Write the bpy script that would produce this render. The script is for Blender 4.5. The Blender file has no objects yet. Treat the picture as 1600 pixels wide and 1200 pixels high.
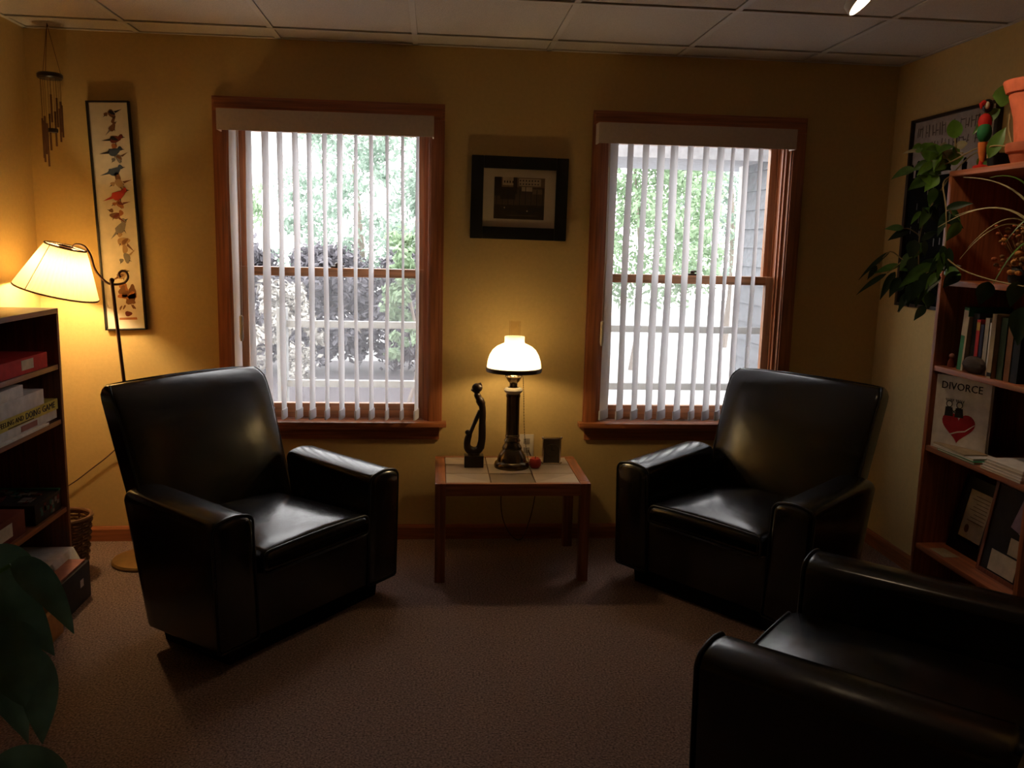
import bpy, bmesh, math, random
from mathutils import Vector, Matrix
C = bpy.context.scene.collection
random.seed(7)
# ------------------------------------------------------------------ camera, world, exposure
cam_d = bpy.data.cameras.new('camera'); cam = bpy.data.objects.new('camera', cam_d); C.objects.link(cam)
cam_d.sensor_width = 36.0; cam_d.lens = 1351.42 * 36 / 1600; cam_d.clip_start = 0.02
_r = Vector((0.995867, -0.087688, 0.023661)); _u = Vector((-0.009263, 0.161090, 0.986896)); _f = Vector((0.090351, 0.983036, -0.159612))
cam.matrix_world = Matrix(((_r.x, _u.x, -_f.x, -0.16928), (_r.y, _u.y, -_f.y, -4.14957), (_r.z, _u.z, -_f.z, 1.45637), (0, 0, 0, 1)))
bpy.context.scene.camera = cam
W = bpy.data.worlds.new('overcast_sky'); bpy.context.scene.world = W; W.use_nodes = True
bg = W.node_tree.nodes['Background']; bg.inputs[0].default_value = (0.99, 0.975, 0.97, 1); bg.inputs[1].default_value = 6.2
vs = bpy.context.scene.view_settings
vs.view_transform = 'Standard'; vs.look = 'None'; vs.exposure = 0.0; vs.gamma = 1.0; vs.use_curve_mapping = False
LAMP_WARM = (1.0, 0.75, 0.40)
FLOOR_BULB, TABLE_BULB, SPOT_BULB = 520.0, 270.0, 7.0

# ------------------------------------------------------------------ materials
def nt(name):
    m = bpy.data.materials.new(name); m.use_nodes = True
    n = m.node_tree; return m, n, n.nodes['Principled BSDF']
def mat(name, col, rough=0.6, metal=0.0, var=0.12, scale=30.0, bump=0.0, bscale=80.0, spec=0.5, stretch=None, coat=0.0):
    m, n, b = nt(name)
    tc = n.nodes.new('ShaderNodeTexCoord'); src = tc.outputs['Object']
    if stretch:
        mp = n.nodes.new('ShaderNodeMapping'); mp.inputs['Scale'].default_value = stretch
        n.links.new(src, mp.inputs[0]); src = mp.outputs[0]
    nz = n.nodes.new('ShaderNodeTexNoise'); nz.inputs['Scale'].default_value = scale; nz.inputs['Detail'].default_value = 4
    n.links.new(src, nz.inputs['Vector'])
    cr = n.nodes.new('ShaderNodeValToRGB')
    cr.color_ramp.elements[0].position = 0.3; cr.color_ramp.elements[1].position = 0.7
    cr.color_ramp.elements[0].color = tuple(max(0, c * (1 - var)) for c in col) + (1,)
    cr.color_ramp.elements[1].color = tuple(min(1, c * (1 + var)) for c in col) + (1,)
    n.links.new(nz.outputs['Fac'], cr.inputs[0]); n.links.new(cr.outputs[0], b.inputs['Base Color'])
    b.inputs['Roughness'].default_value = rough; b.inputs['Metallic'].default_value = metal
    b.inputs['Specular IOR Level'].default_value = spec
    if coat: b.inputs['Coat Weight'].default_value = coat; b.inputs['Coat Roughness'].default_value = 0.25
    if bump:
        n2 = n.nodes.new('ShaderNodeTexNoise'); n2.inputs['Scale'].default_value = bscale; n2.inputs['Detail'].default_value = 3
        n.links.new(src, n2.inputs['Vector'])
        bp = n.nodes.new('ShaderNodeBump'); bp.inputs['Strength'].default_value = bump; bp.inputs['Distance'].default_value = 0.01
        n.links.new(n2.outputs['Fac'], bp.inputs['Height']); n.links.new(bp.outputs[0], b.inputs['Normal'])
    return m
def wood(name, col, axis='z', rough=0.4, var=0.35, coat=0.2):
    s = {'x': (0.6, 14, 14), 'y': (14, 0.6, 14), 'z': (14, 14, 0.6)}[axis]
    return mat(name, col, rough, var=var, scale=6.0, stretch=s, bump=0.05, bscale=8, coat=coat)
def glassy(name, tint=(1, 1, 1), gloss=0.06):
    m, n, b = nt(name); n.nodes.remove(b); out = n.nodes['Material Output']
    t = n.nodes.new('ShaderNodeBsdfTransparent'); t.inputs[0].default_value = tint + (1,)
    g = n.nodes.new('ShaderNodeBsdfGlossy'); g.inputs['Roughness'].default_value = 0.02
    lw = n.nodes.new('ShaderNodeLayerWeight'); lw.inputs['Blend'].default_value = .5
    pw = n.nodes.new('ShaderNodeMath'); pw.operation = 'POWER'; pw.inputs[1].default_value = 4.5; n.links.new(lw.outputs['Facing'], pw.inputs[0])
    ma = n.nodes.new('ShaderNodeMath'); ma.operation = 'MULTIPLY_ADD'; ma.inputs[1].default_value = .8; ma.inputs[2].default_value = .03; n.links.new(pw.outputs[0], ma.inputs[0])
    mx = n.nodes.new('ShaderNodeMixShader'); n.links.new(ma.outputs[0], mx.inputs[0])
    n.links.new(t.outputs[0], mx.inputs[1]); n.links.new(g.outputs[0], mx.inputs[2]); n.links.new(mx.outputs[0], out.inputs[0]); return m
def translucent(name, col, tcol, fac=0.5, transp=0.0, stripe=None):
    m, n, b = nt(name); n.nodes.remove(b); out = n.nodes['Material Output']
    d = n.nodes.new('ShaderNodeBsdfDiffuse'); d.inputs[0].default_value = col + (1,)
    t = n.nodes.new('ShaderNodeBsdfTranslucent'); t.inputs[0].default_value = tcol + (1,)
    mx = n.nodes.new('ShaderNodeMixShader'); mx.inputs[0].default_value = fac
    n.links.new(d.outputs[0], mx.inputs[1]); n.links.new(t.outputs[0], mx.inputs[2]); last = mx
    if transp:
        tr = n.nodes.new('ShaderNodeBsdfTransparent'); m2 = n.nodes.new('ShaderNodeMixShader'); m2.inputs[0].default_value = transp
        n.links.new(mx.outputs[0], m2.inputs[1]); n.links.new(tr.outputs[0], m2.inputs[2]); last = m2
    n.links.new(last.outputs[0], out.inputs[0]); return m
def emit(name, col, s):
    m, n, b = nt(name); b.inputs['Base Color'].default_value = (0.9, 0.9, 0.9, 1)
    b.inputs['Emission Color'].default_value = col + (1,); b.inputs['Emission Strength'].default_value = s; return m
def leafmat(name, col, trans=0.3, var=0.3, rough=.4, spec=.5):
    m, n, b = nt(name)
    tc = n.nodes.new('ShaderNodeTexCoord'); nz = n.nodes.new('ShaderNodeTexNoise'); nz.inputs['Scale'].default_value = 18
    n.links.new(tc.outputs['Object'], nz.inputs['Vector'])
    cr = n.nodes.new('ShaderNodeValToRGB'); cr.color_ramp.elements[0].position = .3; cr.color_ramp.elements[1].position = .7
    cr.color_ramp.elements[0].color = tuple(c * (1 - var) for c in col) + (1,); cr.color_ramp.elements[1].color = tuple(min(1, c * (1 + var)) for c in col) + (1,)
    n.links.new(nz.outputs['Fac'], cr.inputs[0]); n.links.new(cr.outputs[0], b.inputs['Base Color']); b.inputs['Roughness'].default_value = rough; b.inputs['Specular IOR Level'].default_value = spec
    t = n.nodes.new('ShaderNodeBsdfTranslucent'); n.links.new(cr.outputs[0], t.inputs[0])
    mx = n.nodes.new('ShaderNodeMixShader'); mx.inputs[0].default_value = trans
    n.links.new(b.outputs[0], mx.inputs[1]); n.links.new(t.outputs[0], mx.inputs[2]); n.links.new(mx.outputs[0], n.nodes['Material Output'].inputs[0]); return m

M = {}
M['wall'] = mat('ochre_wall_paint', (0.60, 0.415, 0.16), 0.75, var=0.04, scale=60, bump=0.08, bscale=180, spec=0.25)
M['tile'] = mat('ceiling_tile_board', (0.62, 0.55, 0.48), 0.9, var=0.10, scale=220, bump=0.35, bscale=260, spec=0.1)
M['tbar'] = mat('ceiling_rail_enamel', (0.60, 0.54, 0.47), 0.5, var=0.03)
M['deck'] = mat('ceiling_deck_board', (0.25, 0.22, 0.2), 0.9)
M['carpet'] = mat('carpet_pile', (0.28, 0.178, 0.138), 0.95, var=0.6, scale=140, bump=0.8, bscale=190, spec=0.05)
M['oak_z'] = wood('reddish_oak_upright', (0.33, 0.105, 0.035), 'z')
M['oak_x'] = wood('reddish_oak_level', (0.33, 0.105, 0.035), 'x')
M['oak_y'] = wood('reddish_oak_deep', (0.33, 0.105, 0.035), 'y')
M['sash'] = wood('sash_oak_lit', (0.42, 0.18, 0.075), 'x')  # same wood as the casing, daylight from outside put into a lighter colour
M['sash_z'] = wood('sash_oak_lit_upright', (0.42, 0.18, 0.075), 'z')
M['pane'] = glassy('window_glass')
M['slat'] = translucent('blind_fabric', (0.78, 0.76, 0.76), (0.74, 0.73, 0.75), 0.5)
M['valance'] = mat('valance_vinyl', (0.62, 0.50, 0.42), 0.6, var=0.05, scale=90)
M['screen'] = translucent('insect_screen_mesh', (.30, .30, .32), (.30, .30, .32), .5, .82)
M['bronze'] = mat('dark_bronze', (0.06, 0.04, 0.025), 0.35, 0.7)
M['plastic_w'] = mat('ivory_plastic', (0.7, 0.62, 0.5), 0.4, var=0.03)
M['leather'] = mat('black_brown_leather', (0.005, 0.0033, 0.003), 0.23, var=0.35, scale=14, bump=0.12, bscale=11, spec=0.7)
M['welt'] = mat('leather_welt', (0.006, 0.004, 0.0035), 0.4, spec=0.5)
M['foot'] = mat('black_plinth_cloth', (0.006, 0.005, 0.005), 0.8, spec=.1)
M['cherry_x'] = wood('table_cherry_x', (0.36, 0.12, 0.045), 'x')
M['cherry_y'] = wood('table_cherry_y', (0.36, 0.12, 0.045), 'y')
M['cherry_z'] = wood('table_cherry_z', (0.30, 0.09, 0.035), 'z')
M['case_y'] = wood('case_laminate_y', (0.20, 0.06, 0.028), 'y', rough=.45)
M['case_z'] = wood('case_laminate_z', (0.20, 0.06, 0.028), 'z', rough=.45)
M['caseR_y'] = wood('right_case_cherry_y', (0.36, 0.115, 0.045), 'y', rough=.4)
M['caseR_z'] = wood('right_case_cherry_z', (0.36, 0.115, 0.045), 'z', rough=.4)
M['stoneA'] = mat('pale_stone_tile', (0.50, 0.40, 0.30), 0.45, var=0.12, scale=9)
M['stoneB'] = mat('beige_stone_tile', (0.42, 0.32, 0.23), 0.45, var=0.12, scale=9)
M['stoneC'] = mat('brown_stone_tile', (0.22, 0.155, 0.10), 0.45, var=0.15, scale=9)
M['grout'] = mat('grout', (0.2, 0.12, 0.08), 0.9)
M['pewter'] = mat('aged_brass', (0.17, 0.125, 0.075), 0.25, 0.9, var=0.25, scale=15)
M['iron'] = mat('rust_brown_iron', (0.085, 0.035, 0.022), 0.45, 0.5)
M['basebrass'] = mat('base_bronze', (0.30, 0.17, 0.06), 0.35, 0.6)
M['shade'] = translucent('pleated_linen', (0.80, 0.70, 0.50), (0.58, 0.46, 0.27), 0.36)
M['rimtape'] = mat('shade_rim_tape', (0.13, 0.075, 0.03), 0.8)
M['opal'] = translucent('opal_glass', (0.85, 0.83, 0.76), (0.9, 0.86, 0.76), 0.55)
M['clear'] = glassy('clear_chimney_glass', (0.97, 0.93, 0.85))
M['bulbF'] = emit('floor_lamp_bulb', LAMP_WARM, FLOOR_BULB)
M['bulbT'] = emit('table_lamp_bulb', LAMP_WARM, TABLE_BULB)
M['bulbS'] = emit('ceiling_lamp_bulb', (1.0, 0.74, 0.46), SPOT_BULB)
M['ebony'] = mat('ebony_wood', (0.030, 0.014, 0.009), 0.35, var=.3)
M['black'] = mat('black_lacquer', (0.006, 0.005, 0.005), 0.4)
M['blackmatte'] = mat('black_print', (0.012, 0.010, 0.010), 0.8)
M['mat'] = mat('cream_mat_board', (0.62, 0.50, 0.36), 0.85, var=.03)
M['paper'] = mat('white_paper', (0.72, 0.66, 0.58), 0.8, var=.04)
M['printbg'] = mat('print_paper', (0.70, 0.60, 0.46), 0.8, var=.06)
M['glasspic'] = glassy('picture_glass')
def flat(name, c, rough=.7): M[name] = mat(name, c, rough, var=.15, scale=25, spec=.22)
for k, c in {'p_red': (.42, .04, .03), 'p_darkred': (.16, .03, .02), 'p_blue': (.06, .08, .12), 'p_grey': (.22, .19, .17), 'p_brown': (.20, .09, .04),
             'p_tan': (.42, .26, .13), 'p_rust': (.38, .14, .05), 'p_black': (.03, .025, .025), 'p_sepia': (.20, .13, .08), 'p_lightsepia': (.50, .38, .25),
             'p_darksepia': (.045, .028, .018), 'p_midsepia': (.10, .065, .04), 'yellow': (.62, .50, .10), 'boxred': (.50, .03, .03), 'boxwhite': (.70, .66, .62),
             'boxpink': (.40, .16, .13), 'boxdark': (.035, .028, .03), 'green': (.05, .22, .10), 'teal': (.05, .16, .13), 'cream': (.60, .50, .36), 'purple': (.34, .26, .38),
             'navy': (.03, .03, .07), 'parrot_red': (.45, .02, .015), 'parrot_green': (.02, .14, .05), 'parrot_orange': (.55, .15, .03), 'gold': (.45, .28, .06),
             'heart': (.34, .012, .02), 'bookblack': (.015, .013, .015), 'bookgrey': (.34, .31, .28), 'booktan': (.40, .30, .18), 'darkgreen': (.03, .05, .03),
             'terracotta': (.56, .13, .06), 'terradark': (.34, .09, .045), 'soil': (.03, .02, .012), 'potdark': (.02, .02, .022), 'dryA': (.50, .22, .06), 'dryB': (.42, .12, .05), 'dryC': (.24, .13, .05),
             'stone': (.07, .05, .04), 'orangewood': (.48, .20, .05), 'candle': (.45, .05, .04), 'wicker': (.16, .075, .035), 'cord': (.10, .05, .03), 'posterpaper': (.36, .29, .25), 'posterdark': (.006, .006, .006),
             'clockface': (.12, .095, .07), 'letter': (.03, .02, .02), 'greyplastic': (.35, .3, .25), 'bodywhite': (.75, .75, .76), 'siding': (.20, .215, .24), 'soffit': (.34, .35, .39), 'patio': (.40, .40, .41),
             'mulch': (.11, .10, .11), 'blossom': (.46, .45, .42), 'bark': (.26, .22, .19), 'whiterail': (.30, .31, .32), 'door': (.5, .4, .28), 'stem': (.34, .26, .12)}.items(): flat(k, c)
M['posterdark'] = mat('poster_dark_print', (.006, .006, .006), .9, spec=.03)
M['silver'] = mat('clock_silver', (.62, .55, .46), .22, 1.0)
M['letterfaint'] = mat('faded_poster_ink', (.11, .08, .065), .9, spec=.05)
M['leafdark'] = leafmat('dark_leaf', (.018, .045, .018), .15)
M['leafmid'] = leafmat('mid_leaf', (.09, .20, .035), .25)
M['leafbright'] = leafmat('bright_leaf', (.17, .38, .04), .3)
M['leafpale'] = leafmat('pale_leaf', (.45, .40, .22), .3)
M['leaflily'] = leafmat('lily_leaf', (.09, .16, .10), .2)
M['treeleaf'] = leafmat('tree_leaf', (.34, .43, .37), .35, .2, .9, .05)  # both tree leaf colours are paled to stand in for outdoor haze and glare
M['treeleafB'] = leafmat('tree_leaf_yellowish', (.31, .42, .28), .35, .2, .9, .05)
M['hedgeleaf'] = leafmat('hedge_leaf', (.165, .16, .18), .25, .25, .95, .03)

# ------------------------------------------------------------------ mesh builder
class MB:
    def __init__(s): s.v = []; s.f = []; s.m = []; s.cur = 0
    def add(s, vs, fs):
        o = len(s.v); s.v += [Vector(p) for p in vs]; s.f += [tuple(i + o for i in q) for q in fs]; s.m += [s.cur] * len(fs); return s
    def box(s, x0, x1, y0, y1, z0, z1, b=0.0):
        x0, x1 = min(x0, x1), max(x0, x1); y0, y1 = min(y0, y1), max(y0, y1); z0, z1 = min(z0, z1), max(z0, z1)
        if not b:
            return s.add([(x0, y0, z0), (x1, y0, z0), (x1, y1, z0), (x0, y1, z0), (x0, y0, z1), (x1, y0, z1), (x1, y1, z1), (x0, y1, z1)],
                         [(0, 3, 2, 1), (4, 5, 6, 7), (0, 1, 5, 4), (1, 2, 6, 5), (2, 3, 7, 6), (3, 0, 4, 7)])
        b = min(b, (x1 - x0) * .45, (y1 - y0) * .45, (z1 - z0) * .45)
        bm = bmesh.new(); bmesh.ops.create_cube(bm, size=1)
        for q in bm.verts: q.co = Vector(((x0 + x1) / 2 + q.co.x * (x1 - x0), (y0 + y1) / 2 + q.co.y * (y1 - y0), (z0 + z1) / 2 + q.co.z * (z1 - z0)))
        bmesh.ops.bevel(bm, geom=list(bm.edges), offset=b, segments=2, affect='EDGES', profile=.6)
        bm.verts.index_update(); r = s.add([q.co.copy() for q in bm.verts], [tuple(q.index for q in g.verts) for g in bm.faces]); bm.free(); return r
    def loft(s, secs, cap=True, closed=True):
        n = len(secs[0]); vs = [p for q in secs for p in q]; fs = []
        for i in range(len(secs) - 1):
            for j in range(n if closed else n - 1):
                k = (j + 1) % n; fs.append((i * n + j, i * n + k, (i + 1) * n + k, (i + 1) * n + j))
        if cap and closed: fs += [tuple(range(n))[::-1], tuple(range((len(secs) - 1) * n, len(secs) * n))]
        return s.add(vs, fs)
    def lathe(s, prof, n=24, c=(0, 0, 0), cap=False, ripple=0, amp=0):
        secs = []
        for r, z in prof:
            q = []
            for j in range(n):
                a = 2 * math.pi * j / n; rr = max(r, 1e-4) * (1 + (amp if (ripple and j % 2) else 0)); q.append((c[0] + rr * math.cos(a), c[1] + rr * math.sin(a), c[2] + z))
            secs.append(q)
        return s.loft(secs, cap)
    def tube(s, pts, rad, n=8, cap=True):
        pts = [Vector(p) for p in pts]; N = len(pts); R = rad if isinstance(rad, (list, tuple)) else [rad] * N
        secs = []; t0 = (pts[1] - pts[0]).normalized(); ref = Vector((0, 0, 1)) if abs(t0.z) < .9 else Vector((1, 0, 0)); u = t0.cross(ref).normalized()
        for i in range(N):
            t = (pts[min(i + 1, N - 1)] - pts[max(i - 1, 0)]).normalized(); u = (u - t * u.dot(t)).normalized(); w = t.cross(u)
            secs.append([pts[i] + (u * math.cos(2 * math.pi * j / n) + w * math.sin(2 * math.pi * j / n)) * R[i] for j in range(n)])
        return s.loft(secs, cap)
    def ball(s, c, r, sx=1, sy=1, sz=1, n=12, m=8):
        secs = [[(c[0] + r * sx * math.sin(math.pi * i / m) * math.cos(2 * math.pi * j / n) if 0 < i < m else c[0] + 1e-5 * math.cos(2 * math.pi * j / n),
                  c[1] + r * sy * math.sin(math.pi * i / m) * math.sin(2 * math.pi * j / n) if 0 < i < m else c[1] + 1e-5 * math.sin(2 * math.pi * j / n),
                  c[2] - r * sz * math.cos(math.pi * i / m)) for j in range(n)] for i in range(m + 1)]
        return s.loft(secs)
    def poly(s, pts): return s.add(pts, [tuple(range(len(pts)))])
    def prism(s, pts, off):
        n = len(pts); off = Vector(off); a = [Vector(p) for p in pts]; b = [p + off for p in a]
        return s.add(a + b, [tuple(range(n))[::-1], tuple(range(n, 2 * n))] + [(i, (i + 1) % n, n + (i + 1) % n, n + i) for i in range(n)])
    def tf(s, mtx): s.v = [mtx @ p for p in s.v]; return s
    def mesh(s, name, mats, smooth=True, angle=38):
        me = bpy.data.meshes.new(name); me.from_pydata([tuple(p) for p in s.v], [], s.f)
        for q in (mats if isinstance(mats, (list, tuple)) else [mats]): me.materials.append(q)
        me.polygons.foreach_set('material_index', s.m)
        bm = bmesh.new(); bm.from_mesh(me); bmesh.ops.recalc_face_normals(bm, faces=bm.faces); bm.to_mesh(me); bm.free()
        if smooth:
            me.polygons.foreach_set('use_smooth', [True] * len(me.polygons)); me.set_sharp_from_angle(angle=math.radians(angle))
        me.update(); return me
def tag(o, label=None, cat=None, group=None, kind=None):
    for k, v in (('label', label), ('category', cat), ('group', group), ('kind', kind)):
        if v: o[k] = v
    return o
def origin(o):
    p = Vector((0, 0, 0))
    while o: p += o.location; o = o.parent
    return p
def part(name, mb, mats, parent=None, world=False, smooth=True, angle=38, loc=None):
    if world and parent is not None: off = origin(parent); mb.v = [p - off for p in mb.v]
    if parent is None and loc is not None: mb.v = [p - Vector(loc) for p in mb.v]
    o = bpy.data.objects.new(name, mb.mesh(name, mats, smooth, angle)); C.objects.link(o)
    if parent is not None: o.parent = parent
    elif loc is not None: o.location = loc
    return o
def thing(name, label, cat, loc=(0, 0, 0), rotz=0, group=None, kind=None):
    o = bpy.data.objects.new(name, None); C.objects.link(o); o.location = loc; o.rotation_euler = (0, 0, rotz); o.empty_display_size = .05
    return tag(o, label, cat, group, kind)
def struct(name, mb=None, m=None, smooth=False, label=None):
    if mb is None: o = bpy.data.objects.new(name, None); C.objects.link(o)
    else: o = part(name, mb, m, smooth=smooth)
    o['kind'] = 'structure'
    if label: o['label'] = label
    return o
def dup(mesh_obj, parent, loc):
    o = mesh_obj.copy(); C.objects.link(o); o.parent = parent; o.location = loc; return o
def bez(a, b, c, n):
    a, b, c = Vector(a), Vector(b), Vector(c); return [a * (1 - t) ** 2 + b * 2 * t * (1 - t) + c * t * t for t in [i / n for i in range(n + 1)]]
def smoothpath(pts, k=4):
    pts = [Vector(p) for p in pts]; out = []
    for i in range(len(pts) - 1):
        p0, p1, p2, p3 = pts[max(i - 1, 0)], pts[i], pts[i + 1], pts[min(i + 2, len(pts) - 1)]
        for j in range(k):
            t = j / k; out.append(.5 * ((2 * p1) + (p2 - p0) * t + (2 * p0 - 5 * p1 + 4 * p2 - p3) * t * t + (3 * p1 - p0 - 3 * p2 + p3) * t ** 3))
    out.append(pts[-1]); return out
def text_mesh(txt, height, width=None, depth=0.0008):
    cu = bpy.data.curves.new('lettering', 'FONT'); cu.body = txt; cu.size = height; cu.extrude = depth; cu.resolution_u = 2
    o = bpy.data.objects.new('lettering', cu); C.objects.link(o); dg = bpy.context.evaluated_depsgraph_get()
    me = bpy.data.meshes.new_from_object(o.evaluated_get(dg)); bpy.data.objects.remove(o); bpy.data.curves.remove(cu)
    mb = MB(); mb.add([v.co.copy() for v in me.vertices], [tuple(p.vertices) for p in me.polygons]); bpy.data.meshes.remove(me)
    xs = [p.x for p in mb.v]; x0, x1 = min(xs), max(xs); sc = (width / (x1 - x0)) if width else 1
    mb.v = [Vector(((p.x - x0) * sc, p.y, p.z)) for p in mb.v]; return mb

# ------------------------------------------------------------------ room shell
H, XL, XR, YB = 2.3373, -1.9676, 2.0399, -5.6
WT = 0.16
L0, L1, R0, R1 = -1.10, -0.20, 0.635, 1.525     # window openings
ZS, ZT = 0.575, 2.01
struct('floor', MB().box(XL - .2, XR + .2, YB - .2, WT, -.12, 0), M['carpet'], label='brown speckled loop carpet')
wb = MB()
for a, b, c, d in ((XL - .2, L0, -.1, H + .3), (L1, R0, -.1, H + .3), (R1, XR + .2, -.1, H + .3), (L0, L1, -.1, ZS), (L0, L1, ZT, H + .3), (R0, R1, -.1, ZS), (R0, R1, ZT, H + .3)):
    wb.box(a, b, 0, WT, c, d)
struct('wall_back', wb, M['wall'], label='ochre yellow wall with two windows')
struct('wall_left', MB().box(XL - .15, XL, YB, 0, 0, H + .3), M['wall'])
struct('wall_right', MB().box(XR, XR + .15, YB, 0, 0, H + .3), M['wall'])
struct('wall_front', MB().box(XL - .15, XR + .15, YB - .15, YB, 0, H + .3), M['wall'])
ceil = struct('ceiling', MB().box(XL - .15, XR + .15, YB - .15, WT, H + .06, H + .3), M['deck'], label='suspended ceiling of pale speckled square tiles')
GX, GY, T = -1.4837, -.1983, .6096
xs = [XL] + [GX + T * i for i in range(0, 6) if GX + T * i < XR] + [XR]
ys = [0.0] + [GY - T * j for j in range(0, 10) if GY - T * j > YB] + [YB]
cache = {}
for i in range(len(xs) - 1):
    for j in range(len(ys) - 1):
        w, d = round(xs[i + 1] - xs[i], 4), round(ys[j] - ys[j + 1], 4)
        if (w, d) not in cache:
            cache[(w, d)] = MB().box(.011, w - .011, -d + .011, -.011, .006, .024, .003).mesh('ceiling_tile', M['tile'], False)
        o = bpy.data.objects.new('ceiling_tile', cache[(w, d)]); C.objects.link(o); o.parent = ceil; o.location = (xs[i], ys[j], H)
for x in xs[1:-1]: part('ceiling_rail', MB().box(x - .012, x + .012, YB, 0, H, H + .004).box(x - .002, x + .002, YB, 0, H + .004, H + .05), M['tbar'], ceil, smooth=False)
for y in ys[1:-1]: part('ceiling_rail', MB().box(XL, XR, y - .012, y + .012, H - .001, H + .003).box(XL, XR, y - .002, y + .002, H + .004, H + .05), M['tbar'], ceil, smooth=False)
part('edge_rail', MB().box(XL, XL + .02, YB, 0, H, H + .004).box(XR - .02, XR, YB, 0, H, H + .004).box(XL, XR, -.02, 0, H, H + .004), M['tbar'], ceil, smooth=False)
def basebd(name, axis, a, b, c, s, m):
    prof = [(0, 0), (.013, 0), (.013, .058), (.009, .066), (.006, .072), (0, .074)]
    if axis == 'x': P = [(a, c + s * p, z) for p, z in prof]; off = (b - a, 0, 0)
    else: P = [(c + s * p, a, z) for p, z in prof]; off = (0, b - a, 0)
    struct(name, MB().prism(P, off), m)
basebd('baseboard_back', 'x', XL, XR, 0, -1, M['oak_x'])
basebd('baseboard_left', 'y', YB, -.0135, XL, 1, M['oak_y'])
basebd('baseboard_right', 'y', YB, -.0135, XR, -1, M['oak_y'])
basebd('baseboard_front', 'x', XL + .0135, XR - .0135, YB, 1, M['oak_x'])

# ------------------------------------------------------------------ windows
def window(name, a, b, label):
    w = struct(name, label=label); w.location = ((a + b) / 2, 0, ZS); B = .072
    def casing(x0, x1):                      # upright casing with a stepped inner lip
        return MB().box(x0, x1, -.020, 0, .595, ZT, .003).box(x0 + .008, x1 - .012, -.026, -.018, .595, ZT, .003)
    part('casing', casing(a - B, a), M['oak_z'], w, True); part('casing', casing(b, b + B), M['oak_z'], w, True)
    part('casing', MB().box(a - B, b + B, -.020, 0, ZT, ZT + B, .003).box(a - B + .01, b + B - .01, -.026, -.018, ZT + .012, ZT + B - .01, .003), M['oak_x'], w, True)
    part('jamb', MB().box(a, a + .014, 0, .15, .60, ZT).box(a + .014, a + .022, .02, .035, .60, ZT).box(a + .014, a + .02, .078, .088, .6, ZT), M['oak_z'], w, True, False)
    part('jamb', MB().box(b - .014, b, 0, .15, .60, ZT).box(b - .022, b - .014, .02, .035, .60, ZT).box(b - .02, b - .014, .078, .088, .6, ZT), M['oak_z'], w, True, False)
    part('jamb', MB().box(a, b, 0, .15, ZT - .014, ZT), M['oak_x'], w, True, False)
    part('stool', MB().box(a - B - .022, b + B + .022, -.062, .0, .576, .600, .005).box(a + .001, b - .001, -.002, .15, .576, .600), M['oak_x'], w, True)
    part('apron', MB().prism([(a - B + .012, 0, .508), (a - B + .012, -.016, .508), (a - B + .012, -.016, .555), (a - B + .012, -.034, .576), (a - B + .012, 0, .576)], (b - a + 2 * B - .024, 0, 0)), M['oak_x'], w, True, False)
    i0, i1 = a + .014, b - .014
    for nm, y0, z0, z1, rb, rt in (('lower_sash', .042, .602, 1.325, .072, .042), ('upper_sash', .092, 1.282, ZT - .014, .042, .05)):
        S = .042; y1 = y0 + .034
        s = part(nm, MB().box(i0, i0 + S, y0, y1, z0, z1, .004).box(i1 - S, i1, y0, y1, z0, z1, .004), M['sash_z'], w, True)
        part('sash_rail', MB().box(i0 + S, i1 - S, y0, y1, z0, z0 + rb, .004), M['sash'], s, True)
        part('sash_rail', MB().box(i0 + S, i1 - S, y0, y1, z1 - rt, z1, .004), M['sash'], s, True)
        part('pane', MB().box(i0 + S - .004, i1 - S + .004, y0 + .014, y0 + .020, z0 + rb - .004, z1 - rt + .004), M['pane'], s, True, False)
    part('insect_screen', MB().box(i0 + .01, i1 - .01, .128, .1285, .605, 1.30), M['screen'], w, True, False)
    lk = (a + b) / 2 + .02
    part('sash_lock', MB().box(lk - .03, lk + .03, .050, .078, 1.325, 1.334, .003).lathe([(.012, 0), (.012, .012), (.006, .016)], 12, (lk, .062, 1.334), True).box(lk - .004, lk + .034, .052, .060, 1.340, 1.349, .002), M['bronze'], w, True)
    return w
window('window_1', L0, L1, 'left window, reddish wood casing and double-hung sashes')
window('window_2', R0, R1, 'right window, reddish wood casing and double-hung sashes')

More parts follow.
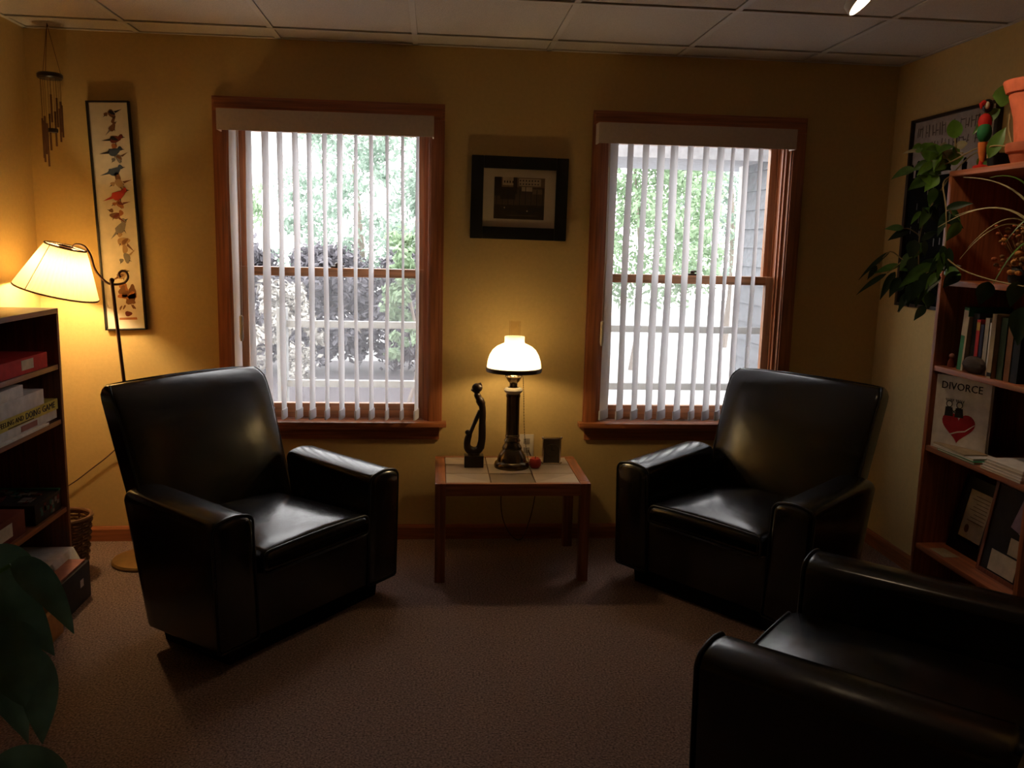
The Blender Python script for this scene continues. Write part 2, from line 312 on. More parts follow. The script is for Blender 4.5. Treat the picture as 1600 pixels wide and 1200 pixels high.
def blind(label, vx0, vx1, xsl, ang, wandx, zbot):
    b = thing('vertical_blind', label, 'blind', ((vx0 + vx1) / 2, -.06, 2.0), group='vertical blinds over the two windows')
    part('valance', MB().box(vx0, vx1, -.100, -.094, 1.925, 2.018, .002).box(vx0, vx0 + .006, -.094, -.022, 1.925, 2.018, .002).box(vx1 - .006, vx1, -.094, -.022, 1.925, 2.018, .002), M['valance'], b, True)
    part('headrail', MB().box(vx0 + .012, vx1 - .012, -.080, -.034, 1.965, 2.004, .003), M['valance'], b, True)
    for k, x in enumerate(xsl):
        a = math.radians(ang + random.uniform(-4, 4)); hw = .0445; secs = []
        for i in range(13):
            z = zbot + (1.955 - zbot) * i / 12; tw = a + .03 * math.sin(i * .8 + k * 1.7)
            d = Vector((math.sin(tw), math.cos(tw), 0)); nn = Vector((math.cos(tw), -math.sin(tw), 0))
            sx = x + .002 * math.sin(i * .55 + k)
            row = [Vector((sx, -.048, z)) + d * (hw * q) + nn * (.004 * (1 - q * q)) for q in (-1, -.5, 0, .5, 1)]
            secs.append(row)
        mb = MB(); mb.loft(secs, closed=False)
        s = part('slat', mb, M['slat'], b, True, angle=180)
        lo = secs[0]; hem = MB(); nn = Vector((math.cos(a), -math.sin(a), 0))     # folded hem with the weight inside
        hem.loft([[p + nn * .004, p + nn * .0035 + Vector((0, 0, .045)), p - nn * .0035 + Vector((0, 0, .045)), p - nn * .004] for p in lo])
        part('slat_hem', hem, M['slat'], s, True)
    ch = [(wandx, -.085, 1.93), (wandx + .002, -.086, 1.5), (wandx, -.085, 1.09)]
    part('cord', MB().tube(smoothpath(ch), .0016, 6).tube([(p[0] + .007, p[1] + .003, p[2]) for p in smoothpath(ch)], .0016, 6), M['plastic_w'], b, True)
    part('cord_weight', MB().lathe([(.004, .12), (.009, .115), (.010, .02), (.006, 0)], 10, (wandx + .003, -.0835, .985), True), M['plastic_w'], b, True)
    return b
blind('pale vertical slat blind hanging in front of the left window', -1.135, -.178, [-1.078, -1.009, -.937, -.871, -.801, -.738, -.671, -.604, -.533, -.463, -.389, -.318, -.25], 10, -1.055, .617)
blind('greyish vertical slat blind hanging in front of the right window', .575, 1.517, [.660, .737, .81, .884, .949, 1.027, 1.101, 1.17, 1.229, 1.295, 1.367], 35, .628, .622)

# ------------------------------------------------------------------ outside
struct('ground', MB().box(-14, 16, .3, 26, -.5, -.35), M['patio'], label='pale patio and ground outside')
rl = thing('deck_railing', 'white two-rail deck railing outside both windows', 'railing', (.4, 1.5, -.35))
for z in (.925, .538): part('rail', MB().box(-1.12, 2.035, 1.48, 1.53, z - .028, z + .016, .004), M['whiterail'], rl, True)
for x in (-1.14,): part('post', MB().box(x - .03, x + .03, 1.46, 1.55, -.35, 1.02, .004), M['whiterail'], rl, True)
wing = thing('house_wing', 'grey lap-sided house wing seen at the right edge of the right window', 'house', (2.6, 1.3, -.35))
part('wing_wall', MB().box(2.06, 4.2, .3, 2.08, -.35, 3.0), M['siding'], wing, True, False)
for k in range(23):
    z = -.35 + k * .13
    part('siding_board', MB().prism([(2.06, .3, z), (2.035, .3, z), (2.050, .3, z + .135), (2.06, .3, z + .135)], (0, 1.7, 0)), M['siding'], wing, True, False)
part('corner_board', MB().box(2.015, 2.075, 2.0, 2.1, -.35, 2.7, .004), M['bodywhite'], wing, True)
part('eave', MB().box(.80, 4.2, 1.62, 2.5, 2.045, 2.14, .004).box(.80, 4.2, 1.60, 1.63, 2.04, 2.2), M['soffit'], wing, True)
def tree(label, c, h, rad, nclus, mkey, cat='tree', trunk=.08, group=None, name='tree', nleaf=34, lsz=.12, flat_=1.0, z0=-.35):
    t = thing(name, label, cat, (c[0], c[1], z0), group=group)
    if trunk:
        tb = MB().tube(smoothpath([(c[0], c[1], z0), (c[0] + .1, c[1], z0 + h * .3), (c[0] - .05, c[1] + .1, z0 + h * .75)]), [trunk * (1 - .06 * i) for i in range(9)], 8)
        part('trunk', tb, M['bark'], t, True)
    mb = MB()
    for i in range(nclus):
        a = random.uniform(0, 6.283); rr = rad * random.random() ** .5; zz = z0 + h * random.uniform(.12 if not trunk else .28, 1.0)
        rr *= (1.05 - abs((zz - z0) / h - .5) * 1.1) * flat_
        cx, cy = c[0] + rr * math.cos(a), c[1] + rr * math.sin(a) * .7
        cr = random.uniform(.16, .38) * min(1, rad)
        for j in range(nleaf):
            d = Vector((random.gauss(0, 1), random.gauss(0, 1), random.gauss(0, .7))).normalized() * cr * random.uniform(.5, 1)
            p = Vector((cx, cy, zz)) + d; nrm = (d.normalized() + Vector((random.gauss(0, .5), random.gauss(0, .5), random.gauss(.4, .5)))).normalized()
            u = nrm.cross(Vector((random.gauss(0, 1), random.gauss(0, 1), random.gauss(0, 1)))).normalized(); v = nrm.cross(u); q = lsz * random.uniform(.6, 1.3)
            mb.add([p - u * q, p + v * q * .45 - nrm * q * .1, p + u * q, p - v * q * .45 - nrm * q * .1], [(0, 1, 2, 3)])
    part('foliage', mb, M[mkey], t, True, smooth=False)['kind'] = 'stuff'
    return t
G = 'trees and shrubs outside the windows'
tree('tall pale green tree in the middle of the left window view', (-1.5, 11.0), 4.1, 1.5, 120, 'treeleaf', group=G, nleaf=60, lsz=.06)
tree('leafy green tree at the right side of the left window view', (.15, 9.3), 3.5, 1.1, 120, 'treeleaf', group=G, nleaf=60, lsz=.06)
tree('small bright green maple low at the right of the left window', (-.42, 4.6), 1.75, .34, 34, 'treeleafB', group=G, trunk=.025, nleaf=60, lsz=.045, z0=-.19)
tree('pale tree standing far left beyond the left window', (-4.6, 12.5), 3.6, 1.4, 80, 'treeleafB', group=G, nleaf=60, lsz=.07)
tree('yellow-green tree filling the upper half of the right window', (2.75, 8.4), 3.9, 1.3, 190, 'treeleafB', group=G, nleaf=70, lsz=.05, trunk=.035)
tree('green tree behind the house corner in the right window', (5.2, 11.5), 4.6, 1.4, 110, 'treeleaf', group=G, nleaf=60, lsz=.06)
tree('white flowering shrub behind the railing low in the left window', (-1.62, 4.6), 1.16, .36, 46, 'blossom', 'shrub', 0, G, 'flowering_shrub', 50, .04, z0=-.19)
for k, (x, y) in enumerate(((-3.75, 7.0), (-2.6, 6.9), (-1.45, 6.9), (-.30, 6.9), (.85, 7.0))):
    tree(['leftmost', 'second', 'middle', 'fourth', 'rightmost'][k] + ' dark grey-brown hedge shrub behind the railing in the left window view', (x, y), 1.50, .66, 130, 'hedgeleaf', 'shrub', 0, G, 'hedge_shrub', 60, .055, flat_=1.15, z0=-.19)
part('garden_bank', MB().box(-6, 1.15, 3.3, 8.0, -.35, -.20, .05), M['mulch'], loc=(-2.3, 5.6, -.35)); tag(bpy.data.objects['garden_bank'], 'raised mulch bank under the hedge outside', 'garden bed')

# ------------------------------------------------------------------ leather armchairs
def rr_outline(x0, x1, z0, z1, rb, rt, n=6, crown=0.0):
    P = []
    for cx, cz, a0, r in ((x0 + rb, z0 + rb, 180, rb), (x1 - rb, z0 + rb, 270, rb), (x1 - rt, z1 - rt, 0, rt), (x0 + rt, z1 - rt, 90, rt)):
        for i in range(n + 1):
            a = math.radians(a0 + 90 * i / n); P.append([cx + r * math.cos(a), cz + r * math.sin(a)])
        if crown and a0 == 0:
            for i in range(1, 5):
                t = i / 5; P.append([(x1 - rt) * (1 - t) + (x0 + rt) * t, z1])
    if crown:
        xm, hw = (x0 + x1) / 2, (x1 - x0) / 2
        for p in P:
            if p[1] > z1 - rt: p[1] += crown * max(0, 1 - ((p[0] - xm) / hw) ** 2)
    return P
CW = .915
def make_chair(label, loc, rot, D=0.0, rise=.033):
    t = thing('leather_armchair', label, 'armchair', loc, rot, 'black leather armchairs')
    hw = CW / 2; aw = .168
    for sgn in (-1, 1):
        secs = []; S = [(-.002, .022), (.004, .009), (.014, .002), (.03, 0)] + [(.03 + (.44 + D) * i / 10, 0) for i in range(1, 11)] + [(.485 + D, .004), (.497 + D, .012)]
        for s, ins in S:
            zt = .523 + rise * s / (.5 + D); sec = []
            for x, z in rr_outline(hw - aw + ins, hw - ins, .078 + ins, zt - ins * .8, .012, .024, 6, .017):
                k = (z - .08) / .46; lean = .10 * (k - 1) if s > .02 else 0
                xx = x + .014 * (k - .5) + .006 * math.sin(math.pi * min(1, max(0, k)))
                sec.append((sgn * xx, s * (1 + lean * 1.9) , z))
            secs.append(sec if sgn > 0 else sec[::-1])
        arm = part('arm', MB().loft(secs), M['leather'], t, angle=50)
        front = [(sgn * (x + .014 * ((z - .08) / .46 - .5) + .006 * math.sin(math.pi * min(1, max(0, (z - .08) / .46)))), .010, z) for x, z in rr_outline(hw - aw - .001, hw + .001, .077, .524, .012, .024, 6, .017)]
        part('piping', MB().tube(front + front[:1], .0048, 6), M['welt'], arm, angle=180)
    # base
    part('base', MB().box(-.288, .288, .012, .03, .085, .315, .006).box(-.30, .30, .03, .42 + D, .08, .30), M['leather'], t)
    # seat cushion
    secs = []
    for s, ins in [(-.016, .035), (-.012, .018), (-.002, .006), (.015, 0)] + [(.015 + (.54 + D) * i / 9, 0) for i in range(1, 10)]:
        cr = .046 * math.sin(math.pi * min(1, max(0, (s + .05) / (.64 + D))))
        secs.append([(x, s, z) for x, z in rr_outline(-.272 + ins * .5, .272 - ins * .5, .302 + ins, .390 - ins, .02, .028, 5, cr)])
    seat = part('seat_cushion', MB().loft(secs), M['leather'], t, angle=60)
    ln = [(x, -.006, z) for x, z in rr_outline(-.268, .268, .306, .386, .02, .028, 5, .006)]
    part('piping', MB().tube(ln + ln[:1], .0042, 6), M['welt'], seat, angle=180)
    # back: rounded sections stacked in z, reclined, rolled top
    def front_s(z): return D + .485 + .165 * max(0, (z - .34)) / .5 + (.0 if z < .74 else .02 * ((z - .74) / .16) ** 2)
    def rear_s(z): return D + .50 + .275 * (z - .08) / .82
    secs = []; zs = [.10, .2, .3, .36, .42, .5, .58, .66, .72, .77, .81, .84, .866, .884, .894, .899]
    for z in zs:
        w = .352 + .012 * min(1, max(0, (z - .4) / .45)); top = max(0, (z - .85) / .049); ins = .020 * top ** 2.5
        a, b = (front_s(z) if z > .33 else rear_s(z) - .06) + ins * 1.2, rear_s(z) - ins
        if z < .34: w -= .02
        ring = []
        for x, y in rr_outline(-w + ins, w - ins, a, b, min(.022, (b - a) * .45), min(.016, (b - a) * .45), 5):
            if y < a + .031 and z > .33:
                y -= .022 * (1 - (x / w) ** 4) * math.sin(math.pi * min(1, max(0, (z - .30) / .62)))
            ring.append((x, y, z + .010 * (1 - (x / w) ** 2) * min(1, max(0, (z - .7) / .15))))
        secs.append(ring)
    # extra points along the front so the bulge is smooth
    def dens(ring):
        out = []
        for i, p in enumerate(ring):
            q = ring[(i + 1) % len(ring)]; out.append(p)
            if abs(q[0] - p[0]) > .2:
                w = .36
                for k in range(1, 10):
                    f = k / 10; x = p[0] + (q[0] - p[0]) * f; y = p[1] + (q[1] - p[1]) * f; z = p[2] + .010 * (1 - (x / w) ** 2) * min(1, max(0, (p[2] - .7) / .15))
                    if p[2] > .33 and i < len(ring) / 2: y -= .022 * (1 - (x / w) ** 4) * math.sin(math.pi * min(1, max(0, (p[2] - .30) / .62)))
                    out.append((x, y, z))
        return out
    back = part('backrest', MB().loft([dens(r) for r in secs]), M['leather'], t, angle=60)
    for sgn in (-1, 1):
        ln = []
        for z in zs[3:]:
            w = .352 + .012 * min(1, max(0, (z - .4) / .45)); top = max(0, (z - .85) / .049); ins = .020 * top ** 2.5
            ln.append((sgn * (w - ins - .004), front_s(z) + ins * 1.2 + .010, z))
        part('piping', MB().tube(smoothpath(ln, 2), .0045, 6), M['welt'], back, angle=180)
    part('plinth', MB().loft([[(-.375, .055, 0), (.375, .055, 0), (.375, .40 + D, 0), (-.375, .40 + D, 0)], [(-.385, .050, .09), (.385, .050, .09), (.385, .41 + D, .09), (-.385, .41 + D, .09)]]), M['foot'], t, smooth=False)
    return t
def chair_at(label, F, a, D=0.0, rise=.033): return make_chair(label, (F[0] + CW / 2 * math.cos(a), F[1] + CW / 2 * math.sin(a), 0), a, D, rise)
chair_at('black leather armchair standing below the left window, beside the floor lamp', (-.868, -1.388), .915)
chair_at('black leather armchair standing below the right window, right of the small table', (.633, -.542), -.924)
chair_at('black leather armchair in the near right corner, cut off by the frame', (1.041, -1.629), .85 + math.pi, .17, -.005)

# ------------------------------------------------------------------ side table and what stands on it
TX0, TX1, TY0, TY1, TZ = -.158, .513, -.577, -.085, .443
tb = thing('side_table', 'low cherry wood side table with stone tile top between the windows', 'table', ((TX0 + TX1) / 2, (TY0 + TY1) / 2, 0))
lw = .045
for x in (TX0, TX1 - lw):
    for y in (TY0, TY1 - lw): part('leg', MB().box(x, x + lw, y, y + lw, 0, TZ, .003), M['cherry_z'], tb, True)
part('rail', MB().box(TX0 + lw, TX1 - lw, TY0, TY0 + .022, TZ - .055, TZ, .003), M['cherry_x'], tb, True)
part('rail', MB().box(TX0 + lw, TX1 - lw, TY1 - .022, TY1, TZ - .055, TZ, .003), M['cherry_x'], tb, True)
part('rail', MB().box(TX0, TX0 + lw, TY0 + lw, TY1 - lw, TZ - .055, TZ, .003), M['cherry_y'], tb, True)
part('rail', MB().box(TX1 - lw, TX1, TY0 + lw, TY1 - lw, TZ - .055, TZ, .003), M['cherry_y'], tb, True)
part('tile_bed', MB().box(TX0 + lw, TX1 - lw, TY0 + .022, TY1 - .022, TZ - .03, TZ - .008), M['grout'], tb, True, False)
nx, ny = 3, 3
cx = [TX0 + lw + (TX1 - TX0 - 2 * lw) * i / nx for i in range(nx + 1)]; cyy = [TY0 + .022, TY0 + .022 + .155, TY0 + .022 + .31, TY1 - .022]
for i in range(nx):
    for j in range(ny):
        a, b, c, d = cx[i] + .0025, cx[i + 1] - .0025, cyy[j] + .0025, cyy[j + 1] - .0025
        if (i + j) % 2 == 0:
            mb = MB().prism([(a, c, TZ - .008), (b, c, TZ - .008), (a, d, TZ - .008)] if i == 0 else [(a, c, TZ - .008), (b, c, TZ - .008), (b, d, TZ - .008)], (0, 0, .007)); mb.cur = 1
            mb.prism([(b, c, TZ - .008), (b, d, TZ - .008), (a, d, TZ - .008)] if i == 0 else [(a, c, TZ - .008), (b, d, TZ - .008), (a, d, TZ - .008)], (0, 0, .007))
            part('tile', mb, [M['stoneA'], M['stoneB']], tb, True, False)
        else: part('tile', MB().box(a, b, c, d, TZ - .008, TZ - .001, .0015), M['stoneC'] if (i, j) == (1, 0) else M['stoneA'] if j != 1 else M['stoneB'], tb, True, False)
TT = TZ - .001
# oil-style table lamp
LX, LY = .193, -.285
tl = thing('table_lamp', 'brass oil-style table lamp with lit white glass dome shade', 'lamp', (LX, LY, TT))
Zb = TT
part('base', MB().lathe([(.0, 0), (.080, 0), (.082, .010), (.078, .022), (.068, .030), (.066, .042), (.060, .058), (.050, .075), (.044, .083), (.046, .090), (.042, .100), (.036, .108), (.034, .118), (.038, .124), (.034, .132), (.03, .138)], 32, (LX, LY, Zb), False), M['pewter'], tl, True)
part('column', MB().lathe([(.030, .138), (.033, .142), (.033, .150), (.0305, .153), (.0305, .325), (.033, .33), (.033, .338), (.029, .342)], 28, (LX, LY, Zb)), M['pewter'], tl, True)
part('collar', MB().lathe([(.029, .342), (.040, .352), (.043, .360), (.038, .368), (.026, .372)], 28, (LX, LY, Zb)), M['plastic_w'], tl, True)
part('burner', MB().lathe([(.018, .372), (.018, .392), (.026, .400), (.034, .415), (.040, .422), (.036, .428)], 24, (LX, LY, Zb)), M['pewter'], tl, True)
for k in range(12):
    a = k * math.pi / 6
    part('prong', MB().tube([(LX + .036 * math.cos(a), LY + .036 * math.sin(a), Zb + .425), (LX + .044 * math.cos(a), LY + .044 * math.sin(a), Zb + .440), (LX + .046 * math.cos(a), LY + .046 * math.sin(a), Zb + .462)], .0028, 6), M['pewter'], tl, True)
DZ = Zb + .452
sh = part('glass_shade', MB().lathe([(.122, 0), (.123, .018), (.120, .040), (.112, .066), (.098, .090), (.080, .106), (.060, .116), (.047, .121), (.045, .128), (.045, .152)], 40, (LX, LY, DZ)), M['opal'], tl, True)
part('shade_ring', MB().lathe([(.119, -.008), (.126, -.007), (.128, .009), (.125, .013), (.121, .011), (.119, -.008)], 40, (LX, LY, DZ)), M['bronze'], sh, True)
part('shade_spider', MB().tube([(LX + .122, LY, DZ - .004), (LX + .046, LY, DZ - .004)], .002, 6).tube([(LX - .122, LY, DZ - .004), (LX - .046, LY, DZ - .004)], .002, 6).tube([(LX, LY + .122, DZ - .004), (LX, LY + .046, DZ - .004)], .002, 6), M['bronze'], sh, True)
part('chimney', MB().lathe([(.030, -.02), (.037, .03), (.034, .07), (.026, .11), (.0255, .218), (.027, .222)], 24, (LX, LY, DZ)), M['clear'], tl, True)
part('bulb', MB().ball((LX, LY, DZ + .045), .021), M['bulbT'], tl, True, angle=180)
ch = smoothpath([(LX + .040, LY - .01, DZ - .01), (LX + .047, LY - .008, DZ - .12), (LX + .056, LY - .005, DZ - .30), (LX + .078, LY - .002, DZ - .43)], 14)
pc = MB()
for p in ch: pc.ball(p, .0024, n=6, m=4)
part('pull_chain', pc.tube(ch, .0009, 4), M['pewter'], tl, True)
# lamp cord under the table
part('lamp_cord', MB().tube(smoothpath([(.22, -.008, .44), (.185, -.02, .33), (.168, -.03, .215), (.180, -.03, .11), (.22, -.04, .03), (.27, -.05, .008), (.31, -.03, .09), (.335, -.02, .20), (.345, -.012, .33), (.30, -.010, .455)], 5), .0028, 6), M['cord'], loc=(.25, -.03, .0))
tag(bpy.data.objects['lamp_cord'], 'dark lamp cord looping on the wall under the tiled table', 'cord')
ol = thing('wall_outlet', 'ivory outlet plate on the wall behind the table lamp', 'outlet', (.291, 0, .475))
part('plate', MB().box(.256, .326, -.006, 0, .418, .533, .003), M['plastic_w'], ol, True)
part('socket', MB().box(.275, .307, -.009, -.005, .485, .513, .002), M['greyplastic'], ol, True); part('socket', MB().box(.275, .307, -.009, -.005, .44, .468, .002), M['greyplastic'], ol, True)
# sculpture
sx, sy, sz = .0185, -.275, TT
sc = thing('figure_sculpture', 'dark carved abstract mother and child figure on a block', 'sculpture', (sx, sy, sz))
part('block', MB().box(sx - .044, sx + .044, sy - .03, sy + .03, sz, sz + .054, .002), M['ebony'], sc, True)
bd = MB()
bd.tube(smoothpath([(sx - .028, sy, sz + .150), (sx - .034, sy, sz + .118), (sx - .026, sy, sz + .084), (sx, sy, sz + .070), (sx + .024, sy, sz + .082), (sx + .033, sy, sz + .115)], 4), [.008, .010, .011, .012, .013, .0145, .016, .018, .0195, .0205, .021, .021, .021, .021, .020, .0195, .019, .018, .017, .0165, .016], 12)
bd.tube([(sx, sy, sz + .050), (sx, sy, sz + .066)], [.030, .026], 12)
bd.tube(smoothpath([(sx + .030, sy, sz + .085), (sx + .036, sy, sz + .13), (sx + .036, sy, sz + .19), (sx + .037, sy, sz + .25), (sx + .033, sy, sz + .285), (sx + .022, sy, sz + .31), (sx + .010, sy, sz + .335), (sx + .012, sy, sz + .352)], 4), [.017] * 9 + [.0155] * 8 + [.019] * 4 + [.015] * 4 + [.012] * 4, 12)
bd.tube(smoothpath([(sx + .026, sy, sz + .262), (sx + .010, sy, sz + .225), (sx - .010, sy, sz + .175), (sx - .024, sy, sz + .135), (sx - .030, sy, sz + .09)], 4), [.010] * 6 + [.009] * 5 + [.012] * 4 + [.014, .014], 10)
bd.ball((sx + .010, sy, sz + .366), .026, .95, .7, .85, 14, 9)
bd.tube([(sx - .008, sy, sz + .348), (sx + .008, sy, sz + .372), (sx + .030, sy, sz + .384)], [.014, .016, .008], 10)
part('body', bd, M['ebony'], sc, True)
part('child_head', MB().ball((sx - .030, sy - .004, sz + .160), .013, 1, .9, .9, 12, 8), M['ebony'], sc, True)
# candle, clock
cd = thing('candle', 'small round red candle between table lamp and clock', 'candle', (.300, -.30, TT))
part('wax', MB().lathe([(.0, 0), (.018, 0), (.026, .010), (.029, .024), (.026, .038), (.020, .044), (.012, .041), (0, .040)], 20, (.300, -.30, TT)), M['candle'], cd, True)
part('wick', MB().tube([(.300, -.30, TT + .04), (.301, -.30, TT + .054)], .0014, 6), M['blackmatte'], cd, True)
ck = thing('desk_clock', 'small upright silver-framed desk clock beside the red candle', 'clock', (.384, -.225, TT))
c0, c1, cy0 = .340, .428, -.240
part('frame', MB().box(c0, c0 + .007, cy0, cy0 + .022, TT, TT + .128, .002).box(c1 - .007, c1, cy0, cy0 + .022, TT, TT + .128, .002).box(c0, c1, cy0, cy0 + .022, TT + .121, TT + .128, .002).box(c0, c1, cy0, cy0 + .022, TT, TT + .008, .002), M['silver'], ck, True)
part('face', MB().box(c0 + .007, c1 - .007, cy0 + .006, cy0 + .016, TT + .008, TT + .121), M['clockface'], ck, True, False)
part('dial', MB().tube([(.384 + .030 * math.cos(a * math.pi / 12), cy0 + .0045, TT + .066 + .030 * math.sin(a * math.pi / 12)) for a in range(25)], .0012, 5), M['pewter'], ck, True)
part('hand', MB().box(.383, .3855, cy0 + .003, cy0 + .006, TT + .066, TT + .088), M['blackmatte'], ck, True, False); part('hand', MB().box(.384, .400, cy0 + .003, cy0 + .006, TT + .065, TT + .0672), M['blackmatte'], ck, True, False)
for x in (c0, c1):
    for z in (TT + .006, TT + .126): part('corner_knob', MB().ball((x, cy0 + .004, z), .006, n=10, m=6), M['silver'], ck, True)

# ------------------------------------------------------------------ floor lamp
FX, FY = -1.548, -.28
fl = thing('floor_lamp', 'bridge-arm floor lamp with lit tilted pleated shade and scrolled arm', 'lamp', (FX, FY, 0))
BX = -1.462
part('base', MB().lathe([(0, 0), (.138, 0), (.142, .010), (.136, .018), (.110, .024), (.070, .030), (.022, .040), (.012, .055)], 40, (BX, FY, 0)), M['basebrass'], fl, True)
part('pole', MB().tube([(BX, FY, .04), (FX, FY, 1.255)], .0075, 10).ball((FX, FY, 1.262), .011, n=10, m=6), M['iron'], fl, True)
ap = [(-1.703, 1.400), (-1.689, 1.412), (-1.663, 1.409), (-1.646, 1.396), (-1.629, 1.364), (-1.616, 1.31), (-1.591, 1.273), (-1.566, 1.251), (-1.546, 1.246), (-1.521, 1.246), (-1.494, 1.255), (-1.480, 1.277), (-1.487, 1.299), (-1.505, 1.303), (-1.518, 1.290), (-1.511, 1.275)]
part('scroll_arm', MB().tube(smoothpath([(x, FY, z) for x, z in ap], 5), [.0035 + .0015 * min(1, i / 20) for i in range(76)], 8), M['iron'], fl, True)
shc = Vector((-1.780, FY, 1.209)); ax = Vector((.050, 0, .193)).normalized(); tilt = Matrix.Translation(shc) @ Matrix.Rotation(math.atan2(ax.x, ax.z), 4, 'Y')
shd = part('shade', MB().lathe([(.162, 0), (.141, .05), (.120, .10), (.099, .15), (.077, .198)], 104, ripple=1, amp=.055).tf(tilt), M['shade'], fl, True, angle=12)
def ring(r, z, rad): return MB().tube([(r * math.cos(a * math.pi / 24), r * math.sin(a * math.pi / 24), z) for a in range(49)], rad, 6, cap=False).tf(tilt)
part('shade_rim', ring(.1675, .001, .0038), M['rimtape'], shd, True); part('shade_rim', ring(.0815, .198, .0038), M['rimtape'], shd, True)
part('shade_seam', MB().tube([(-.060 * 1.0, -.1555, .003), (-.033, -.0745, .198)], .0016, 5).tf(tilt), M['rimtape'], shd, True)
part('harp_ring', MB().tube([(.028 * math.cos(a * math.pi / 8), .028 * math.sin(a * math.pi / 8), .200) for a in range(17)], .0028, 6).tube([(-.08, 0, .198), (-.028, 0, .2)], .002, 5).tube([(.028, 0, .2), (.08, 0, .198)], .002, 5).tf(tilt), M['iron'], fl, True)
part('socket', MB().lathe([(.014, .200), (.030, .192), (.034, .172), (.030, .125), (.012, .12)], 18, cap=True).tf(tilt), M['iron'], fl, True)  # unseen inside the shade, made wide to block the bulb's upward light
part('bulb', MB().ball((0, 0, .088), .026, 1, 1, 1.2).tf(tilt), M['bulbF'], fl, True, angle=180)
part('power_cord', MB().tube(smoothpath([(-1.50, -.04, .66), (-1.60, -.03, .52), (-1.69, -.018, .43), (-1.77, -.016, .365), (-1.86, -.016, .295), (-1.95, -.016, .24)], 5), .003, 6), M['cord'], loc=(-1.7, -.02, .4))
tag(bpy.data.objects['power_cord'], 'thin brown power cord slanting down the wall behind the left armchair', 'cord')

# ------------------------------------------------------------------ wind chime
wx, wy = -1.821, -.115
wc = thing('wind_chime', 'bamboo wind chime with round top hanging from the ceiling at left', 'wind chime', (wx, wy, H))
part('top_disc', MB().lathe([(0, .012), (.046, .012), (.051, .006), (.051, -.006), (.046, -.012), (0, -.012)], 28, (wx, wy, 2.121)), M['ebony'], wc, True)
st = MB()
for k in range(3):
    a = k * 2.094 + .55; st.tube([(wx, wy, H - .004), (wx + .044 * math.cos(a), wy + .044 * math.sin(a), 2.127)], .0011, 5)
part('hanger_string', st, M['cord'], wc, True)
part('hook', MB().tube([(wx, wy, H), (wx + .004, wy, H - .012), (wx - .002, wy, H - .018)], .0016, 5), M['bronze'], wc, True)
NT = 11
for k in range(NT):
    a = k * 2 * math.pi / NT - 1.2; px_, py_ = wx + .039 * math.cos(a), wy + .039 * math.sin(a)
    top = 2.04 - .012 * k; bot = 1.925 - .0185 * k
    tbm = part('chime_tube', MB().lathe([(.0042, 0), (.0042, top - bot)], 8, (px_, py_, bot), True), M['wicker'], wc, True)
    part('string', MB().tube([(px_, py_, 2.112), (px_, py_, top)], .0008, 4), M['cord'], tbm, True)
part('clapper', MB().lathe([(0, .008), (.020, .008), (.022, 0), (.020, -.008), (0, -.008)], 16, (wx, wy, 1.895)).tube([(wx, wy, 2.11), (wx, wy, 1.89)], .0009, 4), M['ebony'], wc, True)

# ------------------------------------------------------------------ wall pictures
def rot_y(o, deg): o.rotation_euler = (0, math.radians(deg), 0)
def frame_bars(w, h, fw, d, b=.002): return MB().box(-w / 2, -w / 2 + fw, -d, 0, -h / 2, h / 2, b).box(w / 2 - fw, w / 2, -d, 0, -h / 2, h / 2, b).box(-w / 2 + fw, w / 2 - fw, -d, 0, h / 2 - fw, h / 2, b).box(-w / 2 + fw, w / 2 - fw, -d, 0, -h / 2, -h / 2 + fw, b)
PALX = ['p_red', 'p_darkred', 'p_blue', 'p_grey', 'p_brown', 'p_tan', 'p_rust', 'p_black']
bp = thing('bird_poster', 'tall narrow black-framed print of stacked birds beside the floor lamp', 'poster', (-1.6045, -.002, 1.5315)); rot_y(bp, -2.0)
part('frame', frame_bars(.184, 1.02, .007, .026), M['black'], bp)
part('print', MB().box(-.0865, .0865, -.012, -.004, -.504, .504), M['printbg'], bp, smooth=False)
art = MB(); Y = -.0128
def flush(nm):
    global art
    part(nm, art, [M[k] for k in PALX], bp, smooth=False); art = MB()
def blob(cx, cz, rx, rz, ang, k, n=14, bump=.12):
    art.cur = k; a = math.radians(ang); P = []
    for i in range(n):
        t = 2 * math.pi * i / n; r = 1 + bump * math.sin(3 * t + cx * 90) ; x, z = rx * r * math.cos(t), rz * r * math.sin(t)
        P.append((cx + x * math.cos(a) - z * math.sin(a), Y - .0001 * (len(art.f) % 5), cz + x * math.sin(a) + z * math.cos(a)))
    art.poly(P[::-1])
def tri(a, b, c, k): art.cur = k; art.poly([(p[0], Y - .0004, p[1]) for p in (a, b, c)])
def bird(cx, cz, s, face, body, wing, ang=0):
    f = face; ca, sa = math.cos(math.radians(ang)), math.sin(math.radians(ang))
    def P(x, z): x *= f; return (cx + s * (x * ca - z * sa), cz + s * (x * sa + z * ca))
    p = P(0, 0); blob(p[0], p[1], .030 * s, .018 * s, (20 + ang) * f, body); p = P(.028, .020); blob(p[0], p[1], .012 * s, .011 * s, 0, body)
    tri(P(.036, .022), P(.052, .018), P(.037, .015), 7); tri(P(-.020, .002), P(-.068, -.020), P(-.022, -.012), wing); p = P(-.006, .003); blob(p[0], p[1], .020 * s, .009 * s, (-12 + ang) * f, wing)
    tri(P(.004, -.016), P(.006, -.034), P(.009, -.016), 7); flush('printed_bird')
bird(.012, .455, .72, -1, 4, 7, 40); blob(.018, .43, .018, .006, 60, 4); bird(.010, .395, .65, 1, 4, 3, 30)
